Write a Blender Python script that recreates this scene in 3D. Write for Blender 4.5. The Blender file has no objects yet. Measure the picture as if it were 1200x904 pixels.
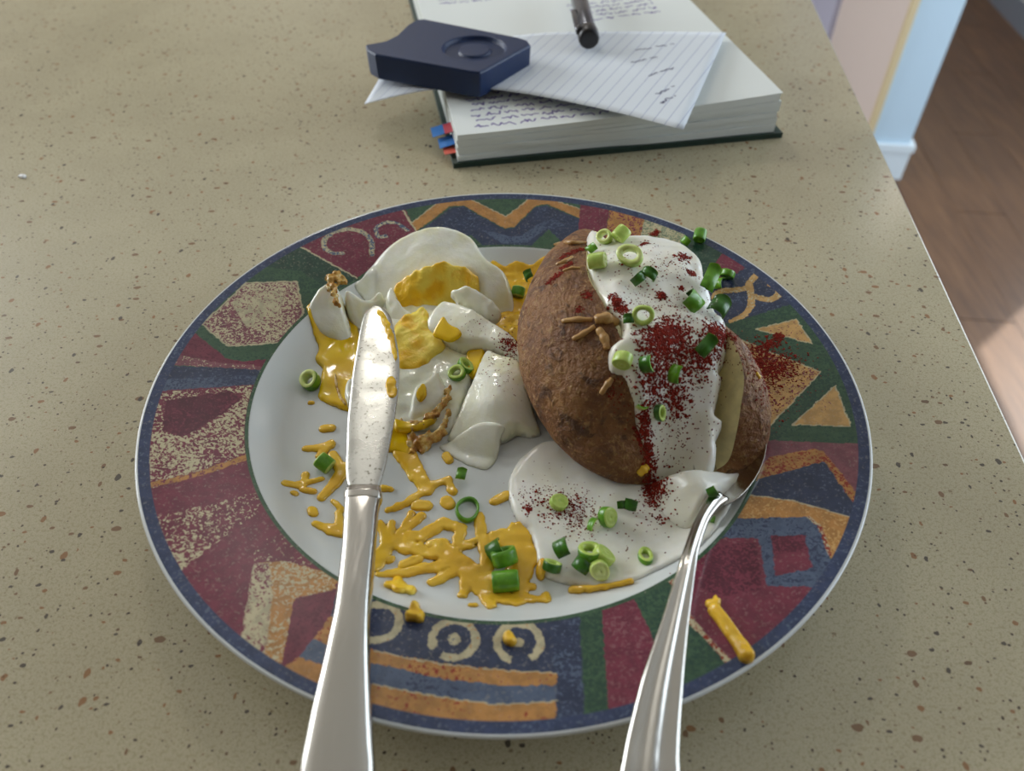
import bpy, math, random
import numpy as np
from mathutils import Vector, Matrix
from mathutils.bvhtree import BVHTree

random.seed(7); rng = np.random.default_rng(7)
scene = bpy.context.scene
col = scene.collection
R = math.radians

# ------------------------------------------------------------------ camera
cam_d = bpy.data.cameras.new('camera')
cam_d.lens = 27.0; cam_d.sensor_width = 36.0; cam_d.clip_start = 0.01; cam_d.clip_end = 60
cam_d.dof.use_dof = True; cam_d.dof.focus_distance = 0.31; cam_d.dof.aperture_fstop = 10.5
cam = bpy.data.objects.new('camera', cam_d); col.objects.link(cam)
cam.location = (0.00279, -0.21178, 0.23117)
cam.rotation_euler = (Matrix.Rotation(R(90 - 44.984), 3, 'X') @ Matrix.Rotation(R(0.085), 3, 'Z')).to_euler()
scene.camera = cam

# ------------------------------------------------------------------ the room's own axes (turned 6.4 degrees to the plate)
EN = Vector((0.99376, -0.1115, 0)); ET = Vector((0.1115, 0.99376, 0)); ROOM_A = math.atan2(-0.1115, 0.99376)
def room(s, t, z=0.0): return EN * s + ET * t + Vector((0, 0, z))

# ------------------------------------------------------------------ world, sun, window light, exposure
w = bpy.data.worlds.new('world'); scene.world = w; w.use_nodes = True
bg = w.node_tree.nodes['Background']; bg.inputs[0].default_value = (0.62, 0.78, 1.0, 1); bg.inputs[1].default_value = 1.0
def area_light(name, loc, direction, sx, sy, power, color):
    d = bpy.data.lights.new(name, 'AREA'); d.shape = 'RECTANGLE'; d.size = sx; d.size_y = sy; d.energy = power; d.color = color
    o = bpy.data.objects.new(name, d); col.objects.link(o); o.location = loc
    o.rotation_euler = Vector(direction).to_track_quat('-Z', 'Y').to_euler(); return o
sun_d = bpy.data.lights.new('sun', 'SUN'); sun_d.energy = 5.0; sun_d.angle = R(0.6); sun_d.color = (1, .93, .82)
sun = bpy.data.objects.new('sun', sun_d); col.objects.link(sun)
sdir = (-(EN * 0.673 + ET * 0.739) * math.cos(R(58)) + Vector((0, 0, -math.sin(R(58))))).normalized()
sun.rotation_euler = sdir.to_track_quat('-Z', 'Y').to_euler(); sun.location = (4, 5, 6)
area_light('window_daylight', room(-2.72, 1.35, 0.75), EN * 1 + Vector((0, 0, -0.12)), 1.9, 1.25, 58, (0.93, 0.97, 1.0))
area_light('patio_daylight', room(1.62, .95, 0.1), -EN, 2.2, 1.9, 28, (0.82, 0.92, 1.0))
scene.view_settings.view_transform = 'Standard'; scene.view_settings.look = 'None'
scene.view_settings.gamma = 1.0; scene.view_settings.use_curve_mapping = False
scene.view_settings.exposure = 0.38

# ------------------------------------------------------------------ helpers
def lin(r, g, b):
    return tuple(((c / 255) / 12.92 if c / 255 <= .04045 else ((c / 255 + .055) / 1.055) ** 2.4) for c in (r, g, b)) + (1.0,)

class NT:
    """small node helper"""
    def __init__(s, name):
        s.m = bpy.data.materials.new(name); s.m.use_nodes = True; s.t = s.m.node_tree; s.n = s.t.nodes
        s.b = s.n['Principled BSDF']; s.c = s.n.new('ShaderNodeTexCoord').outputs['Object']
    def link(s, a, b): s.t.links.new(a, b)
    def setv(s, sock, v):
        if isinstance(v, bpy.types.NodeSocket): s.link(v, sock)
        else: sock.default_value = v
    def noise(s, scale, detail=3, rough=.55, dist=0, vec=None):
        n = s.n.new('ShaderNodeTexNoise'); n.inputs['Scale'].default_value = scale; n.inputs['Detail'].default_value = detail
        n.inputs['Roughness'].default_value = rough; n.inputs['Distortion'].default_value = dist; s.link(vec or s.c, n.inputs['Vector']); return n.outputs['Fac']
    def voro(s, scale, vec=None, feat='F1', rand=1.0):
        n = s.n.new('ShaderNodeTexVoronoi'); n.feature = feat; n.inputs['Scale'].default_value = scale; n.inputs['Randomness'].default_value = rand
        s.link(vec or s.c, n.inputs['Vector']); return n
    def ramp(s, fac, stops, interp='LINEAR'):
        n = s.n.new('ShaderNodeValToRGB'); n.color_ramp.interpolation = interp; e = n.color_ramp.elements
        while len(e) < len(stops): e.new(0.5)
        for i, (p, c) in enumerate(stops): e[i].position = p; e[i].color = c if len(c) == 4 else tuple(c) + (1,)
        s.setv(n.inputs[0], fac); return n.outputs['Color']
    def mix(s, f, a, b, mode='MIX'):
        n = s.n.new('ShaderNodeMix'); n.data_type = 'RGBA'; n.blend_type = mode; s.setv(n.inputs[0], f); s.setv(n.inputs[6], a); s.setv(n.inputs[7], b); return n.outputs[2]
    def math(s, op, a, b=0.0, c=0.0, clamp=False):
        n = s.n.new('ShaderNodeMath'); n.operation = op; n.use_clamp = clamp
        for i, v in enumerate((a, b, c)): s.setv(n.inputs[i], v)
        return n.outputs[0]
    def maprange(s, v, a, b, c=0.0, d=1.0):
        n = s.n.new('ShaderNodeMapRange'); n.interpolation_type = 'SMOOTHSTEP'
        for i, q in enumerate((v, a, b, c, d)): s.setv(n.inputs[i], q)
        return n.outputs[0]
    def mapping(s, scale=(1, 1, 1), rot=(0, 0, 0), vec=None):
        n = s.n.new('ShaderNodeMapping'); n.inputs['Scale'].default_value = scale; n.inputs['Rotation'].default_value = rot; s.link(vec or s.c, n.inputs['Vector']); return n.outputs[0]
    def attr(s, name):
        n = s.n.new('ShaderNodeAttribute'); n.attribute_name = name; return n
    def bump(s, h, strength=.3, dist=.001):
        n = s.n.new('ShaderNodeBump'); n.inputs['Strength'].default_value = strength; n.inputs['Distance'].default_value = dist; s.link(h, n.inputs['Height'])
        s.link(n.outputs[0], s.b.inputs['Normal'])
    def out(s, color, rough=.5, spec=.5, metal=0.0, sss=0.0, sssr=(.004, .003, .002), coat=0.0):
        b = s.b; s.setv(b.inputs['Base Color'], color); s.setv(b.inputs['Roughness'], rough); s.setv(b.inputs['Specular IOR Level'], spec); s.setv(b.inputs['Metallic'], metal)
        if sss: b.inputs['Subsurface Weight'].default_value = sss; b.inputs['Subsurface Radius'].default_value = (1, .8, .55); b.inputs['Subsurface Scale'].default_value = sssr[0]
        if coat: b.inputs['Coat Weight'].default_value = coat; b.inputs['Coat Roughness'].default_value = .08
        return s.m

MM = 0.001
REG = {}                                   # object name -> world vertices (mm), faces; used to rest small things on larger ones
def tag(o, label=None, cat=None, group=None, kind=None):
    if label: o['label'] = label
    if cat: o['category'] = cat
    if group: o['group'] = group
    if kind: o['kind'] = kind
    return o
def empty(name, loc_mm, label, cat, group=None):
    o = bpy.data.objects.new(name, None); col.objects.link(o); o.location = Vector(loc_mm) * MM; o.empty_display_size = .01
    return tag(o, label, cat, group)
def make(name, V, F, mats, parent=None, smooth=True, mi=None, reg=True):
    """world vertices in mm -> one mesh object, origin at its base or at its parent"""
    V = np.asarray(V, float)
    if parent is not None:
        p = parent; org = Vector((0, 0, 0))
        while p: org += p.location; p = p.parent
        loc = Vector((0, 0, 0))
    else:
        org = Vector((V[:, 0].mean(), V[:, 1].mean(), V[:, 2].min())) * MM; loc = org
    me = bpy.data.meshes.new(name); me.from_pydata((V * MM - np.array(org)).tolist(), [], [tuple(int(i) for i in f) for f in F])
    for m in (mats if isinstance(mats, (list, tuple)) else [mats]): me.materials.append(m)
    if mi is not None: me.polygons.foreach_set('material_index', np.asarray(mi, np.int32))
    if smooth: me.polygons.foreach_set('use_smooth', np.ones(len(me.polygons), bool))
    me.update()
    o = bpy.data.objects.new(name, me); col.objects.link(o); o.location = loc
    if parent is not None: o.parent = parent
    if reg: REG[o.name] = (V, F)
    return o
def bevel(o, wd, seg=2, ang=35):
    m = o.modifiers.new('bevel', 'BEVEL'); m.width = wd * MM; m.segments = seg; m.limit_method = 'ANGLE'; m.angle_limit = R(ang); return o
def autosmooth(o): 
    for p in o.data.polygons: p.use_smooth = False
    return o
def bvh(names):
    vs, fs, k = [], [], 0
    for n in names:
        V, F = REG[n]; vs += [Vector(v) for v in V]; fs += [[int(i) + k for i in f] for f in F]; k += len(V)
    return BVHTree.FromPolygons(vs, fs)
def drop(tree, x, y, default=7.0):
    h = tree.ray_cast(Vector((x, y, 300)), Vector((0, 0, -1)))
    return (h[0].z, h[1]) if h[0] is not None else (default, Vector((0, 0, 1)))

def cr_closed(P, k=6):
    P = np.asarray(P, float); n = len(P); out = []
    for i in range(n):
        a, b, c, d = P[i - 1], P[i], P[(i + 1) % n], P[(i + 2) % n]
        for j in range(k):
            t = j / k; out.append(.5 * (2 * b + (c - a) * t + (2 * a - 5 * b + 4 * c - d) * t * t + (3 * b - a - 3 * c + d) * t ** 3))
    return np.array(out)
def cr_open(P, n):
    P = np.asarray(P, float); Q = np.vstack([2 * P[0] - P[1], P, 2 * P[-1] - P[-2]]); m = len(P) - 1; out = []
    for q in np.linspace(0, m, n):
        i = min(int(q), m - 1); t = q - i; a, b, c, d = Q[i:i + 4]
        out.append(.5 * (2 * b + (c - a) * t + (2 * a - 5 * b + 4 * c - d) * t * t + (3 * b - a - 3 * c + d) * t ** 3))
    return np.array(out)
def seg_dist(X, Y, A, B):
    ax, ay = A; dx, dy = B[0] - ax, B[1] - ay; L = dx * dx + dy * dy + 1e-12
    t = np.clip(((X - ax) * dx + (Y - ay) * dy) / L, 0, 1)
    return np.hypot(X - ax - t * dx, Y - ay - t * dy), t
def inside(X, Y, P):
    r = np.zeros(X.shape, bool); n = len(P)
    for i in range(n):
        (x1, y1), (x2, y2) = P[i][:2], P[(i + 1) % n][:2]
        if y1 == y2: continue
        r ^= ((y1 > Y) != (y2 > Y)) & (X < (x2 - x1) * (Y - y1) / (y2 - y1) + x1)
    return r
def sdf_poly(X, Y, P):
    d = np.full(X.shape, 1e9)
    for i in range(len(P)): d = np.minimum(d, seg_dist(X, Y, P[i], P[(i + 1) % len(P)])[0])
    return np.where(inside(X, Y, P), -d, d)
def sdf_cap(X, Y, P, r0, r1=None):
    r1 = r0 if r1 is None else r1; d = np.full(X.shape, 1e9); n = len(P)
    if n == 1: return np.hypot(X - P[0][0], Y - P[0][1]) - r0
    for i in range(n - 1):
        q, t = seg_dist(X, Y, P[i], P[i + 1]); f = (i + t) / (n - 1); d = np.minimum(d, q - (r0 + (r1 - r0) * f))
    return d
def vnoise(X, Y, s, seed=0):
    """smooth value noise, s = feature size in mm"""
    x = X / s + seed * 17.3; y = Y / s + seed * 9.7; xi = np.floor(x).astype(int); yi = np.floor(y).astype(int); fx = x - xi; fy = y - yi
    h = lambda a, b: (np.sin(a * 127.1 + b * 311.7 + seed * 74.7) * 43758.5453) % 1.0
    u = fx * fx * (3 - 2 * fx); v = fy * fy * (3 - 2 * fy)
    return (h(xi, yi) * (1 - u) + h(xi + 1, yi) * u) * (1 - v) + (h(xi, yi + 1) * (1 - u) + h(xi + 1, yi + 1) * u) * v - .5
def tps(pts):
    p = np.asarray(pts, float); n = len(p); U = lambda r2: np.where(r2 > 1e-9, r2 * np.log(r2 + 1e-12), 0) * .5
    D = ((p[:, None, :2] - p[None, :, :2]) ** 2).sum(2); K = U(D) + np.eye(n) * 25
    A = np.zeros((n + 3, n + 3)); A[:n, :n] = K; A[:n, n] = 1; A[:n, n + 1:] = p[:, :2]; A[n:, :n] = A[:n, n:].T
    c = np.linalg.solve(A, np.r_[p[:, 2], 0, 0, 0])
    def f(X, Y):
        z = c[n] + c[n + 1] * X + c[n + 2] * Y
        for i in range(n): z = z + c[i] * U((X - p[i, 0]) ** 2 + (Y - p[i, 1]) ** 2)
        return z
    return f
def hfield(name, sdf, bbox, base, height, mat, parent=None, res=.8, er=2.0, reg=True, bottom=0.0):
    """solid pool / lump: footprint sdf(X,Y)<0, rounded edge of radius er, base(X,Y) surface it lies on, height(X,Y) thickness"""
    x0, x1, y0, y1 = bbox; xs = np.arange(x0 - 2, x1 + 2, res); ys = np.arange(y0 - 2, y1 + 2, res)
    X, Y = np.meshgrid(xs, ys); S = sdf(X, Y); ins = S < 0
    cell = ins[:-1, :-1] | ins[1:, :-1] | ins[:-1, 1:] | ins[1:, 1:]
    use = np.zeros_like(ins); use[:-1, :-1] |= cell; use[1:, :-1] |= cell; use[:-1, 1:] |= cell; use[1:, 1:] |= cell
    e = .05
    for _ in range(3):
        S = sdf(X, Y); gx = (sdf(X + e, Y) - sdf(X - e, Y)) / (2 * e); gy = (sdf(X, Y + e) - sdf(X, Y - e)) / (2 * e)
        g = np.maximum(gx * gx + gy * gy, .2); mv = np.where(use & ~ins, np.clip(S, 0, res * 1.5), 0); X = X - gx / g * mv; Y = Y - gy / g * mv
    S = np.where(ins, sdf(X, Y), 0); t = np.clip(-S / er, 0, 1); prof = np.sqrt(np.maximum(1 - (1 - t) ** 2, 0))
    B = base(X, Y); H = height(X, Y); Zt = B + H * prof
    idx = -np.ones(X.shape, int); idx[use] = np.arange(use.sum())
    V = np.c_[X[use], Y[use], Zt[use]]; n = len(V)
    j, i = np.nonzero(cell); q = np.c_[idx[j, i], idx[j, i + 1], idx[j + 1, i + 1], idx[j + 1, i]]
    inu = ins[use]; bot = np.where(inu, n + np.cumsum(inu) - 1, np.arange(n)); Vb = np.c_[X[use], Y[use], B[use] - bottom][inu]
    F = q.tolist() + bot[q][:, ::-1].tolist()
    F = [f for f in F if len(set(f)) >= 3]
    return make(name, np.vstack([V, Vb]), F, mat, parent, True, None, reg)
def bbox_of(*Ps, pad=0):
    A = np.vstack([np.asarray(P)[:, :2] for P in Ps]); return (A[:, 0].min() - pad, A[:, 0].max() + pad, A[:, 1].min() - pad, A[:, 1].max() + pad)
def pool(name, P, base, h, mat, parent=None, res=.8, er=2.0, nz=.3, ns=6, seed=1, smooth=True, wob=0.0, reg=True, bottom=0.0):
    P2 = cr_closed(P, 5) if smooth else np.asarray(P, float)
    f = lambda X, Y: sdf_poly(X, Y, P2) + (wob * vnoise(X, Y, 2.2, seed) if wob else 0)
    hf = h if callable(h) else (lambda X, Y: h * (1 + nz * 2 * vnoise(X, Y, ns, seed)))
    return hfield(name, f, bbox_of(P2, pad=wob), base, hf, mat, parent, res, er, reg, bottom)
def sweep(name, C, sec, mat, parent=None, cap=True, smooth=True, up=None, reg=True):
    """C: centre points (mm); sec(i) -> list of (side, up) offsets"""
    C = [Vector(c) for c in C]; V, F = [], []; n = len(C)
    for i in range(n):
        d = (C[min(i + 1, n - 1)] - C[max(i - 1, 0)]).normalized(); u = Vector(up or (0, 0, 1)); s = d.cross(u).normalized(); u = s.cross(d).normalized()
        S = sec(i); V += [tuple(C[i] + s * a + u * b) for a, b in S]
    m = len(S)
    for i in range(n - 1):
        for j in range(m): F.append((i * m + j, i * m + (j + 1) % m, (i + 1) * m + (j + 1) % m, (i + 1) * m + j))
    if cap: F.append(tuple(range(m))[::-1]); F.append(tuple(range((n - 1) * m, n * m)))
    return make(name, V, F, mat, parent, smooth, None, reg)
def circ(r, k=10, ry=None): return [(r * math.cos(2 * math.pi * a / k), (ry or r) * math.sin(2 * math.pi * a / k)) for a in range(k)]
def sq(a, b, k=28, n=4.0):
    o = []
    for i in range(k):
        t = 2 * math.pi * i / k; c, s = math.cos(t), math.sin(t); o.append((a * math.copysign(abs(c) ** (2 / n), c), b * math.copysign(abs(s) ** (2 / n), s)))
    return o
def box_vf(P0, ex, ey, ez):
    P0, ex, ey, ez = map(Vector, (P0, ex, ey, ez))
    V = [P0 + ex * a + ey * b + ez * c for c in (0, 1) for a, b in ((0, 0), (1, 0), (1, 1), (0, 1))]
    return [tuple(v) for v in V], [(3, 2, 1, 0), (4, 5, 6, 7), (0, 1, 5, 4), (1, 2, 6, 5), (2, 3, 7, 6), (3, 0, 4, 7)]
def rbox(name, s0, s1, t0, t1, z0, z1, mat, parent=None, bev=0):
    """box in room axes, metres"""
    p = room(s0, t0, z0) * 1000; V, F = box_vf(p, EN * (s1 - s0) * 1000, ET * (t1 - t0) * 1000, (0, 0, (z1 - z0) * 1000))
    o = make(name, V, F, mat, parent, False)
    if bev: bevel(o, bev)
    return o

# ------------------------------------------------------------------ materials
def simple(name, c, rough=.5, spec=.5, metal=0.0, var=0.0, scale=60, bump=0.0, **k):
    n = NT(name); cc = lin(*c)
    if var:
        d = tuple(x * (1 - var) for x in cc[:3]) + (1,); u = tuple(min(1, x * (1 + var)) for x in cc[:3]) + (1,)
        f = n.noise(scale); cc = n.ramp(f, [(.3, d), (.7, u)])
        if bump: n.bump(f, bump)
    return n.out(cc, rough, spec, metal, **k)
M = {}
def m_counter():
    n = NT('quartz_counter')
    g = n.noise(900, 2, .6); g2 = n.noise(14, 3); g3 = n.noise(2600, 1)
    c = n.mix(n.maprange(g2, .35, .65), lin(194, 184, 154), lin(186, 176, 147))
    c = n.mix(n.math('MULTIPLY', n.maprange(g, .50, .64), .55), c, lin(158, 148, 114))
    c = n.mix(n.math('MULTIPLY', n.maprange(g3, .54, .62), .4), c, lin(128, 118, 90))
    warp = n.n.new('ShaderNodeMixRGB'); warp.blend_type = 'ADD'; warp.inputs[0].default_value = .0012
    nn = n.n.new('ShaderNodeTexNoise'); nn.inputs['Scale'].default_value = 500; n.link(n.c, nn.inputs['Vector']); n.link(n.c, warp.inputs[1]); n.link(nn.outputs['Color'], warp.inputs[2])
    for sc, thr, keep, rot, st in ((112, .22, .5, .4, (1, 1.6, 1)), (140, .24, .55, 1.9, (1.5, 1, 1)), (240, .25, .45, .9, (1, 1.5, 1)), (520, .28, .45, .2, (1, 1, 1))):
        v = n.voro(sc, n.mapping(st, (0, 0, rot), warp.outputs[0])); sep = n.n.new('ShaderNodeSeparateColor'); n.link(v.outputs['Color'], sep.inputs[0])
        size = n.math('MULTIPLY', sep.outputs[0], thr); on = n.math('GREATER_THAN', sep.outputs[1], 1 - keep)
        mask = n.math('MULTIPLY', n.math('LESS_THAN', v.outputs['Distance'], size), on)
        chip = n.ramp(sep.outputs[2], [(0, lin(66, 54, 46)), (.22, lin(104, 78, 56)), (.45, lin(126, 94, 66)), (.6, lin(146, 104, 66)), (.72, lin(74, 66, 60)), (.85, lin(140, 124, 96)), (1, lin(94, 70, 56))], 'CONSTANT')
        c = n.mix(n.math('MULTIPLY', mask, .9), c, chip)
    return n.out(c, .2, .5)
M['counter'] = m_counter()
def m_wood():
    n = NT('brown_floorboard'); oi = n.n.new('ShaderNodeObjectInfo')
    g = n.noise(9, 5, .6, 0, n.mapping((9, .7, 1), (0, 0, -ROOM_A)))
    c = n.ramp(g, [(.25, lin(76, 55, 40)), (.5, lin(98, 71, 50)), (.75, lin(118, 88, 62))])
    c = n.mix(n.math('MULTIPLY', oi.outputs['Random'], .45), c, lin(76, 58, 46))
    return n.out(c, .38, .45)
M['wood'] = m_wood()
M['wall'] = simple('wall_paint', (226, 219, 207), .7, .3)
M['ceil'] = simple('ceiling_paint', (200, 196, 188), .8, .2)
M['stub'] = simple('wall_paint_with_blue_daylight', (178, 200, 215), .6, .3)  # white wall; the blue of the window light is put into its colour
M['shaded_wall'] = simple('wall_paint_with_warm_shade', (205, 192, 186), .7, .3)  # same wall's side in shadow; its shade is put into the colour
M['lav'] = simple('lavender_grey_paint', (176, 176, 196), .6, .3)
M['greywall'] = simple('grey_wall_paint', (172, 174, 180), .7, .3)
M['trim'] = simple('white_trim_paint', (205, 216, 222), .4)
M['bead'] = simple('tan_corner_bead', (196, 178, 140), .5)
M['cab'] = simple('white_cabinet_paint', (206, 202, 194), .45)
M['steel_dull'] = simple('brushed_handle_metal', (170, 170, 168), .35, .5, 1.0)
M['frame'] = simple('window_frame_white', (232, 232, 230), .4)
def m_glass():
    n = NT('window_glass'); t = n.n.new('ShaderNodeBsdfTransparent'); g = n.n.new('ShaderNodeBsdfGlossy'); g.inputs['Roughness'].default_value = .02
    mx = n.n.new('ShaderNodeMixShader'); mx.inputs[0].default_value = .06; n.link(t.outputs[0], mx.inputs[1]); n.link(g.outputs[0], mx.inputs[2])
    n.link(mx.outputs[0], n.n['Material Output'].inputs[0]); return n.m
M['glass'] = m_glass()
M['ceramic'] = simple('white_glazed_ceramic', (212, 216, 214), .12, .5)
def m_rim():
    n = NT('printed_glaze'); a = n.attr('tone_a').outputs['Color']; b = n.attr('tone_b').outputs['Color']; amt = n.attr('speckle').outputs['Fac']
    nz = n.noise(900, 2, .65, .6); big = n.noise(70, 2, .5); mott = n.noise(260, 3, .6)
    lvl = n.math('ADD', nz, n.math('MULTIPLY', n.math('SUBTRACT', big, .5), .35))
    th = n.math('SUBTRACT', .82, n.math('MULTIPLY', amt, .64))
    f = n.maprange(lvl, th, n.math('ADD', th, .05))
    f = n.math('MULTIPLY', f, n.math('GREATER_THAN', amt, .01))
    a2 = n.mix(n.math('MULTIPLY', n.maprange(mott, .4, .62), .55), a, n.mix(1.0, a, (.56, .58, .62, 1), 'MULTIPLY'))
    a3 = n.mix(n.math('MULTIPLY', n.maprange(nz, .56, .70), .22), a2, lin(205, 195, 170))
    return n.out(n.mix(f, a3, b), .16, .5)
M['rim'] = m_rim()
M['silver'] = None
def m_metal(name, c, rough, scr):
    n = NT(name); s = n.noise(40, 4, .6, 0, n.mapping((30, 1.2, 30))); 
    r = n.maprange(s, .3, .7, rough * .7, rough * 1.4); n.bump(s, scr, .0002)
    return n.out(lin(*c), r, .5, 1.0)
M['silver'] = m_metal('polished_stainless_steel', (196, 192, 184), .17, .05)
def m_blade():
    n = NT('stainless_blade_with_film'); f = n.noise(700, 3, .6); g = n.noise(90, 3, .5)
    c = n.mix(n.math('MULTIPLY', n.maprange(f, .55, .68), n.maprange(g, .42, .6)), lin(190, 189, 182), lin(112, 108, 92))
    n.bump(f, .18, .0003)
    return n.out(c, n.maprange(g, .35, .65, .24, .4), .5, 1.0)
M['blade'] = m_blade()
def m_egg():
    n = NT('cooked_egg_white'); f = n.noise(55, 3); g = n.noise(330, 3); h = n.noise(1100, 2)
    c = n.ramp(f, [(.3, lin(232, 232, 204)), (.52, lin(240, 240, 226)), (.72, lin(230, 228, 186))])
    n.bump(n.math('ADD', f, n.math('ADD', n.math('MULTIPLY', g, .45), n.math('MULTIPLY', h, .10))), .4, .0012)
    return n.out(c, .15, .6, sss=.3, sssr=(.003, 0, 0))
M['egg'] = m_egg()
def m_yolk(name, a, b, rough, bs, sc=160):
    n = NT(name); f = n.noise(sc, 4, .6); g = n.noise(60, 2)
    n.bump(f, bs, .001); return n.out(n.mix(n.maprange(g, .35, .65), lin(*a), lin(*b)), rough, .5, sss=.2, sssr=(.002, 0, 0))
M['yolk_runny'] = m_yolk('runny_egg_yolk', (240, 200, 22), (224, 180, 18), .14, .15)
def m_crumbly():
    n = NT('cooked_egg_yolk'); f = n.noise(110, 5, .6, .6); g = n.noise(420, 3, .6); k = n.noise(60, 2)
    c = n.mix(n.maprange(k, .38, .6), lin(252, 200, 30), lin(255, 230, 96)); c = n.mix(n.math('MULTIPLY', n.maprange(f, .47, .36), .5), c, lin(236, 170, 14))
    n.bump(n.math('ADD', f, n.math('MULTIPLY', g, .3)), .7, .0016)
    return n.out(c, .3, .45)
M['yolk_cooked'] = m_crumbly()
M['yolk_sauce'] = m_yolk('yolk_and_cheese_sauce', (240, 194, 36), (226, 174, 26), .2, .5, 130)
def m_crisp():
    n = NT('browned_crisp_egg'); f = n.noise(260, 4, .65)
    n.bump(f, .8, .001); return n.out(n.ramp(f, [(.3, lin(120, 70, 22)), (.44, lin(184, 128, 48)), (.56, lin(214, 176, 92)), (.7, lin(232, 222, 180))]), .2, .55)
M['crisp'] = m_crisp()
def m_skin():
    n = NT('baked_potato_skin'); f = n.noise(48, 5, .65); g = n.noise(420, 4, .7, .6); h = n.noise(110, 4, .65, .8); p = n.voro(75); wv = n.noise(170, 3, .6, 1.5, n.mapping((1, .35, 1), (0, 0, .25)))
    c = n.ramp(f, [(.28, lin(80, 49, 26)), (.45, lin(116, 74, 40)), (.60, lin(140, 96, 54)), (.76, lin(164, 120, 70))])
    c = n.mix(n.math('MULTIPLY', n.maprange(g, .52, .64), .7), c, lin(170, 134, 84))
    c = n.mix(n.math('MULTIPLY', n.maprange(h, .55, .68), .75), c, lin(62, 38, 26))
    c = n.mix(n.math('MULTIPLY', n.maprange(wv, .55, .7), .4), c, lin(84, 56, 36))
    c = n.mix(n.math('MULTIPLY', n.maprange(p.outputs['Distance'], .1, .05), .6), c, lin(54, 34, 24))
    n.bump(n.math('ADD', n.math('ADD', f, n.math('MULTIPLY', g, .4)), n.math('ADD', n.math('MULTIPLY', h, .5), n.math('MULTIPLY', wv, .6))), 1.0, .0026)
    return n.out(c, .58, .4)
M['skin'] = m_skin()
M['flesh'] = simple('potato_flesh', (226, 212, 156), .5, .4, 0, .18, 140, .6)
def m_cream():
    n = NT('sour_cream'); f = n.noise(70, 3); g = n.noise(300, 2); n.bump(n.math('ADD', f, n.math('MULTIPLY', g, .2)), .25, .0015)
    return n.out(n.mix(n.maprange(f, .35, .7), lin(236, 234, 224), lin(228, 225, 208)), .25, .5, sss=.3, sssr=(.003, 0, 0))
M['cream'] = m_cream()
M['paprika'] = simple('paprika_powder', (124, 34, 20), .8, .2, 0, .5, 900)
M['cheese'] = m_yolk('melted_cheddar', (240, 194, 60), (228, 178, 44), .16, .3, 240)
M['cheese_baked'] = m_yolk('baked_on_cheese', (190, 150, 92), (160, 116, 66), .35, .5, 300)
def m_onion(name, a, b, rough=.28):
    n = NT(name); f = n.noise(350, 2); return n.out(n.mix(n.maprange(f, .35, .65), lin(*a), lin(*b)), rough, .5, sss=.25, sssr=(.0015, 0, 0))
M['on_green'] = m_onion('green_onion_leaf', (104, 160, 36), (84, 140, 28))
M['on_dark'] = m_onion('dark_onion_leaf', (60, 114, 28), (46, 94, 24))
M['on_pale'] = m_onion('pale_onion_stalk', (192, 212, 112), (172, 200, 92))
M['on_core'] = m_onion('onion_core', (216, 226, 150), (200, 216, 124))
M['page'] = None
def m_pages():
    n = NT('page_edges'); s = n.n.new('ShaderNodeTexWave'); s.wave_type = 'BANDS'; s.bands_direction = 'Z'; s.inputs['Scale'].default_value = 420; s.inputs['Distortion'].default_value = 1.5
    n.link(n.c, s.inputs['Vector']); return n.out(n.mix(n.math('MULTIPLY', s.outputs['Fac'], .6), lin(226, 230, 226), lin(196, 200, 194)), .75, .2)
M['pages'] = m_pages()
M['paper'] = simple('white_writing_paper', (232, 236, 232), .7, .2)
LINE_ROT = 27
def m_lined():
    n = NT('ruled_note_paper'); sp = n.n.new('ShaderNodeSeparateXYZ'); n.link(n.mapping((1, 1, 1), (0, 0, R(LINE_ROT))), sp.inputs[0])
    f = n.math('FRACT', n.math('MULTIPLY', sp.outputs[0], 135.0)); l = n.math('LESS_THAN', f, .07)
    return n.out(n.mix(n.math('MULTIPLY', l, .6), lin(226, 232, 238), lin(140, 150, 186)), .7, .2)
M['lined'] = m_lined()
M['ink'] = simple('purple_ink', (104, 84, 156), .6)
M['ink2'] = simple('grey_ink', (112, 112, 138), .6)
M['cover'] = simple('dark_green_book_cover', (26, 52, 44), .45, .5, 0, .15, 200)
M['navy'] = simple('navy_plastic', (20, 42, 80), .42, .4, 0, .08, 800)
M['black'] = simple('black_plastic', (30, 28, 30), .35)
M['gunmetal'] = simple('dark_pen_metal', (110, 112, 120), .25, .5, .9)
M['tabred'] = simple('red_sticky_tab', (170, 40, 60), .6); M['tabblue'] = simple('blue_sticky_tab', (50, 120, 195), .6); M['taborange'] = simple('coral_sticky_tab', (222, 98, 78), .6)
M['crumb'] = simple('white_crumb', (240, 240, 238), .6)
def emis(name, c, s):
    n = NT(name); n.b.inputs['Emission Color'].default_value = c; n.b.inputs['Emission Strength'].default_value = s; return n.out((.8, .8, .8, 1), .5)

# ------------------------------------------------------------------ setting: floor, walls, ceiling, windows
S0, S1, T0, T1, ZF, ZC = -2.8, 1.655, -2.0, 4.1, -0.91, 1.55
floor = tag(rbox('floor', S0 - .12, S1 + .12, T0 - .12, T1 + .12, ZF - .08, ZF - .014, M['wood']), 'brown wooden floor beside the counter', None, None, 'structure')
plank_me = None
for i in range(35):
    for k in range(5):
        s = S0 + i * .1275; t = T0 - .55 + k * 1.36 + (i * .47 % 1.36) - .3
        a, b = max(t, T0), min(t + 1.357, T1)
        if b - a < .05: continue
        sx = min(.1265, S1 - s)
        V, F = box_vf(room(s, a, ZF - .014) * 1000, EN * sx * 1000, ET * (b - a) * 1000, (0, 0, 14))
        make('floorboard', V, F, M['wood'], floor, False, None, False)
ceiling = tag(rbox('ceiling', S0 - .12, S1 + .12, T0 - .12, T1 + .12, ZC, ZC + .1, M['ceil']), kind='structure')
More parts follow.
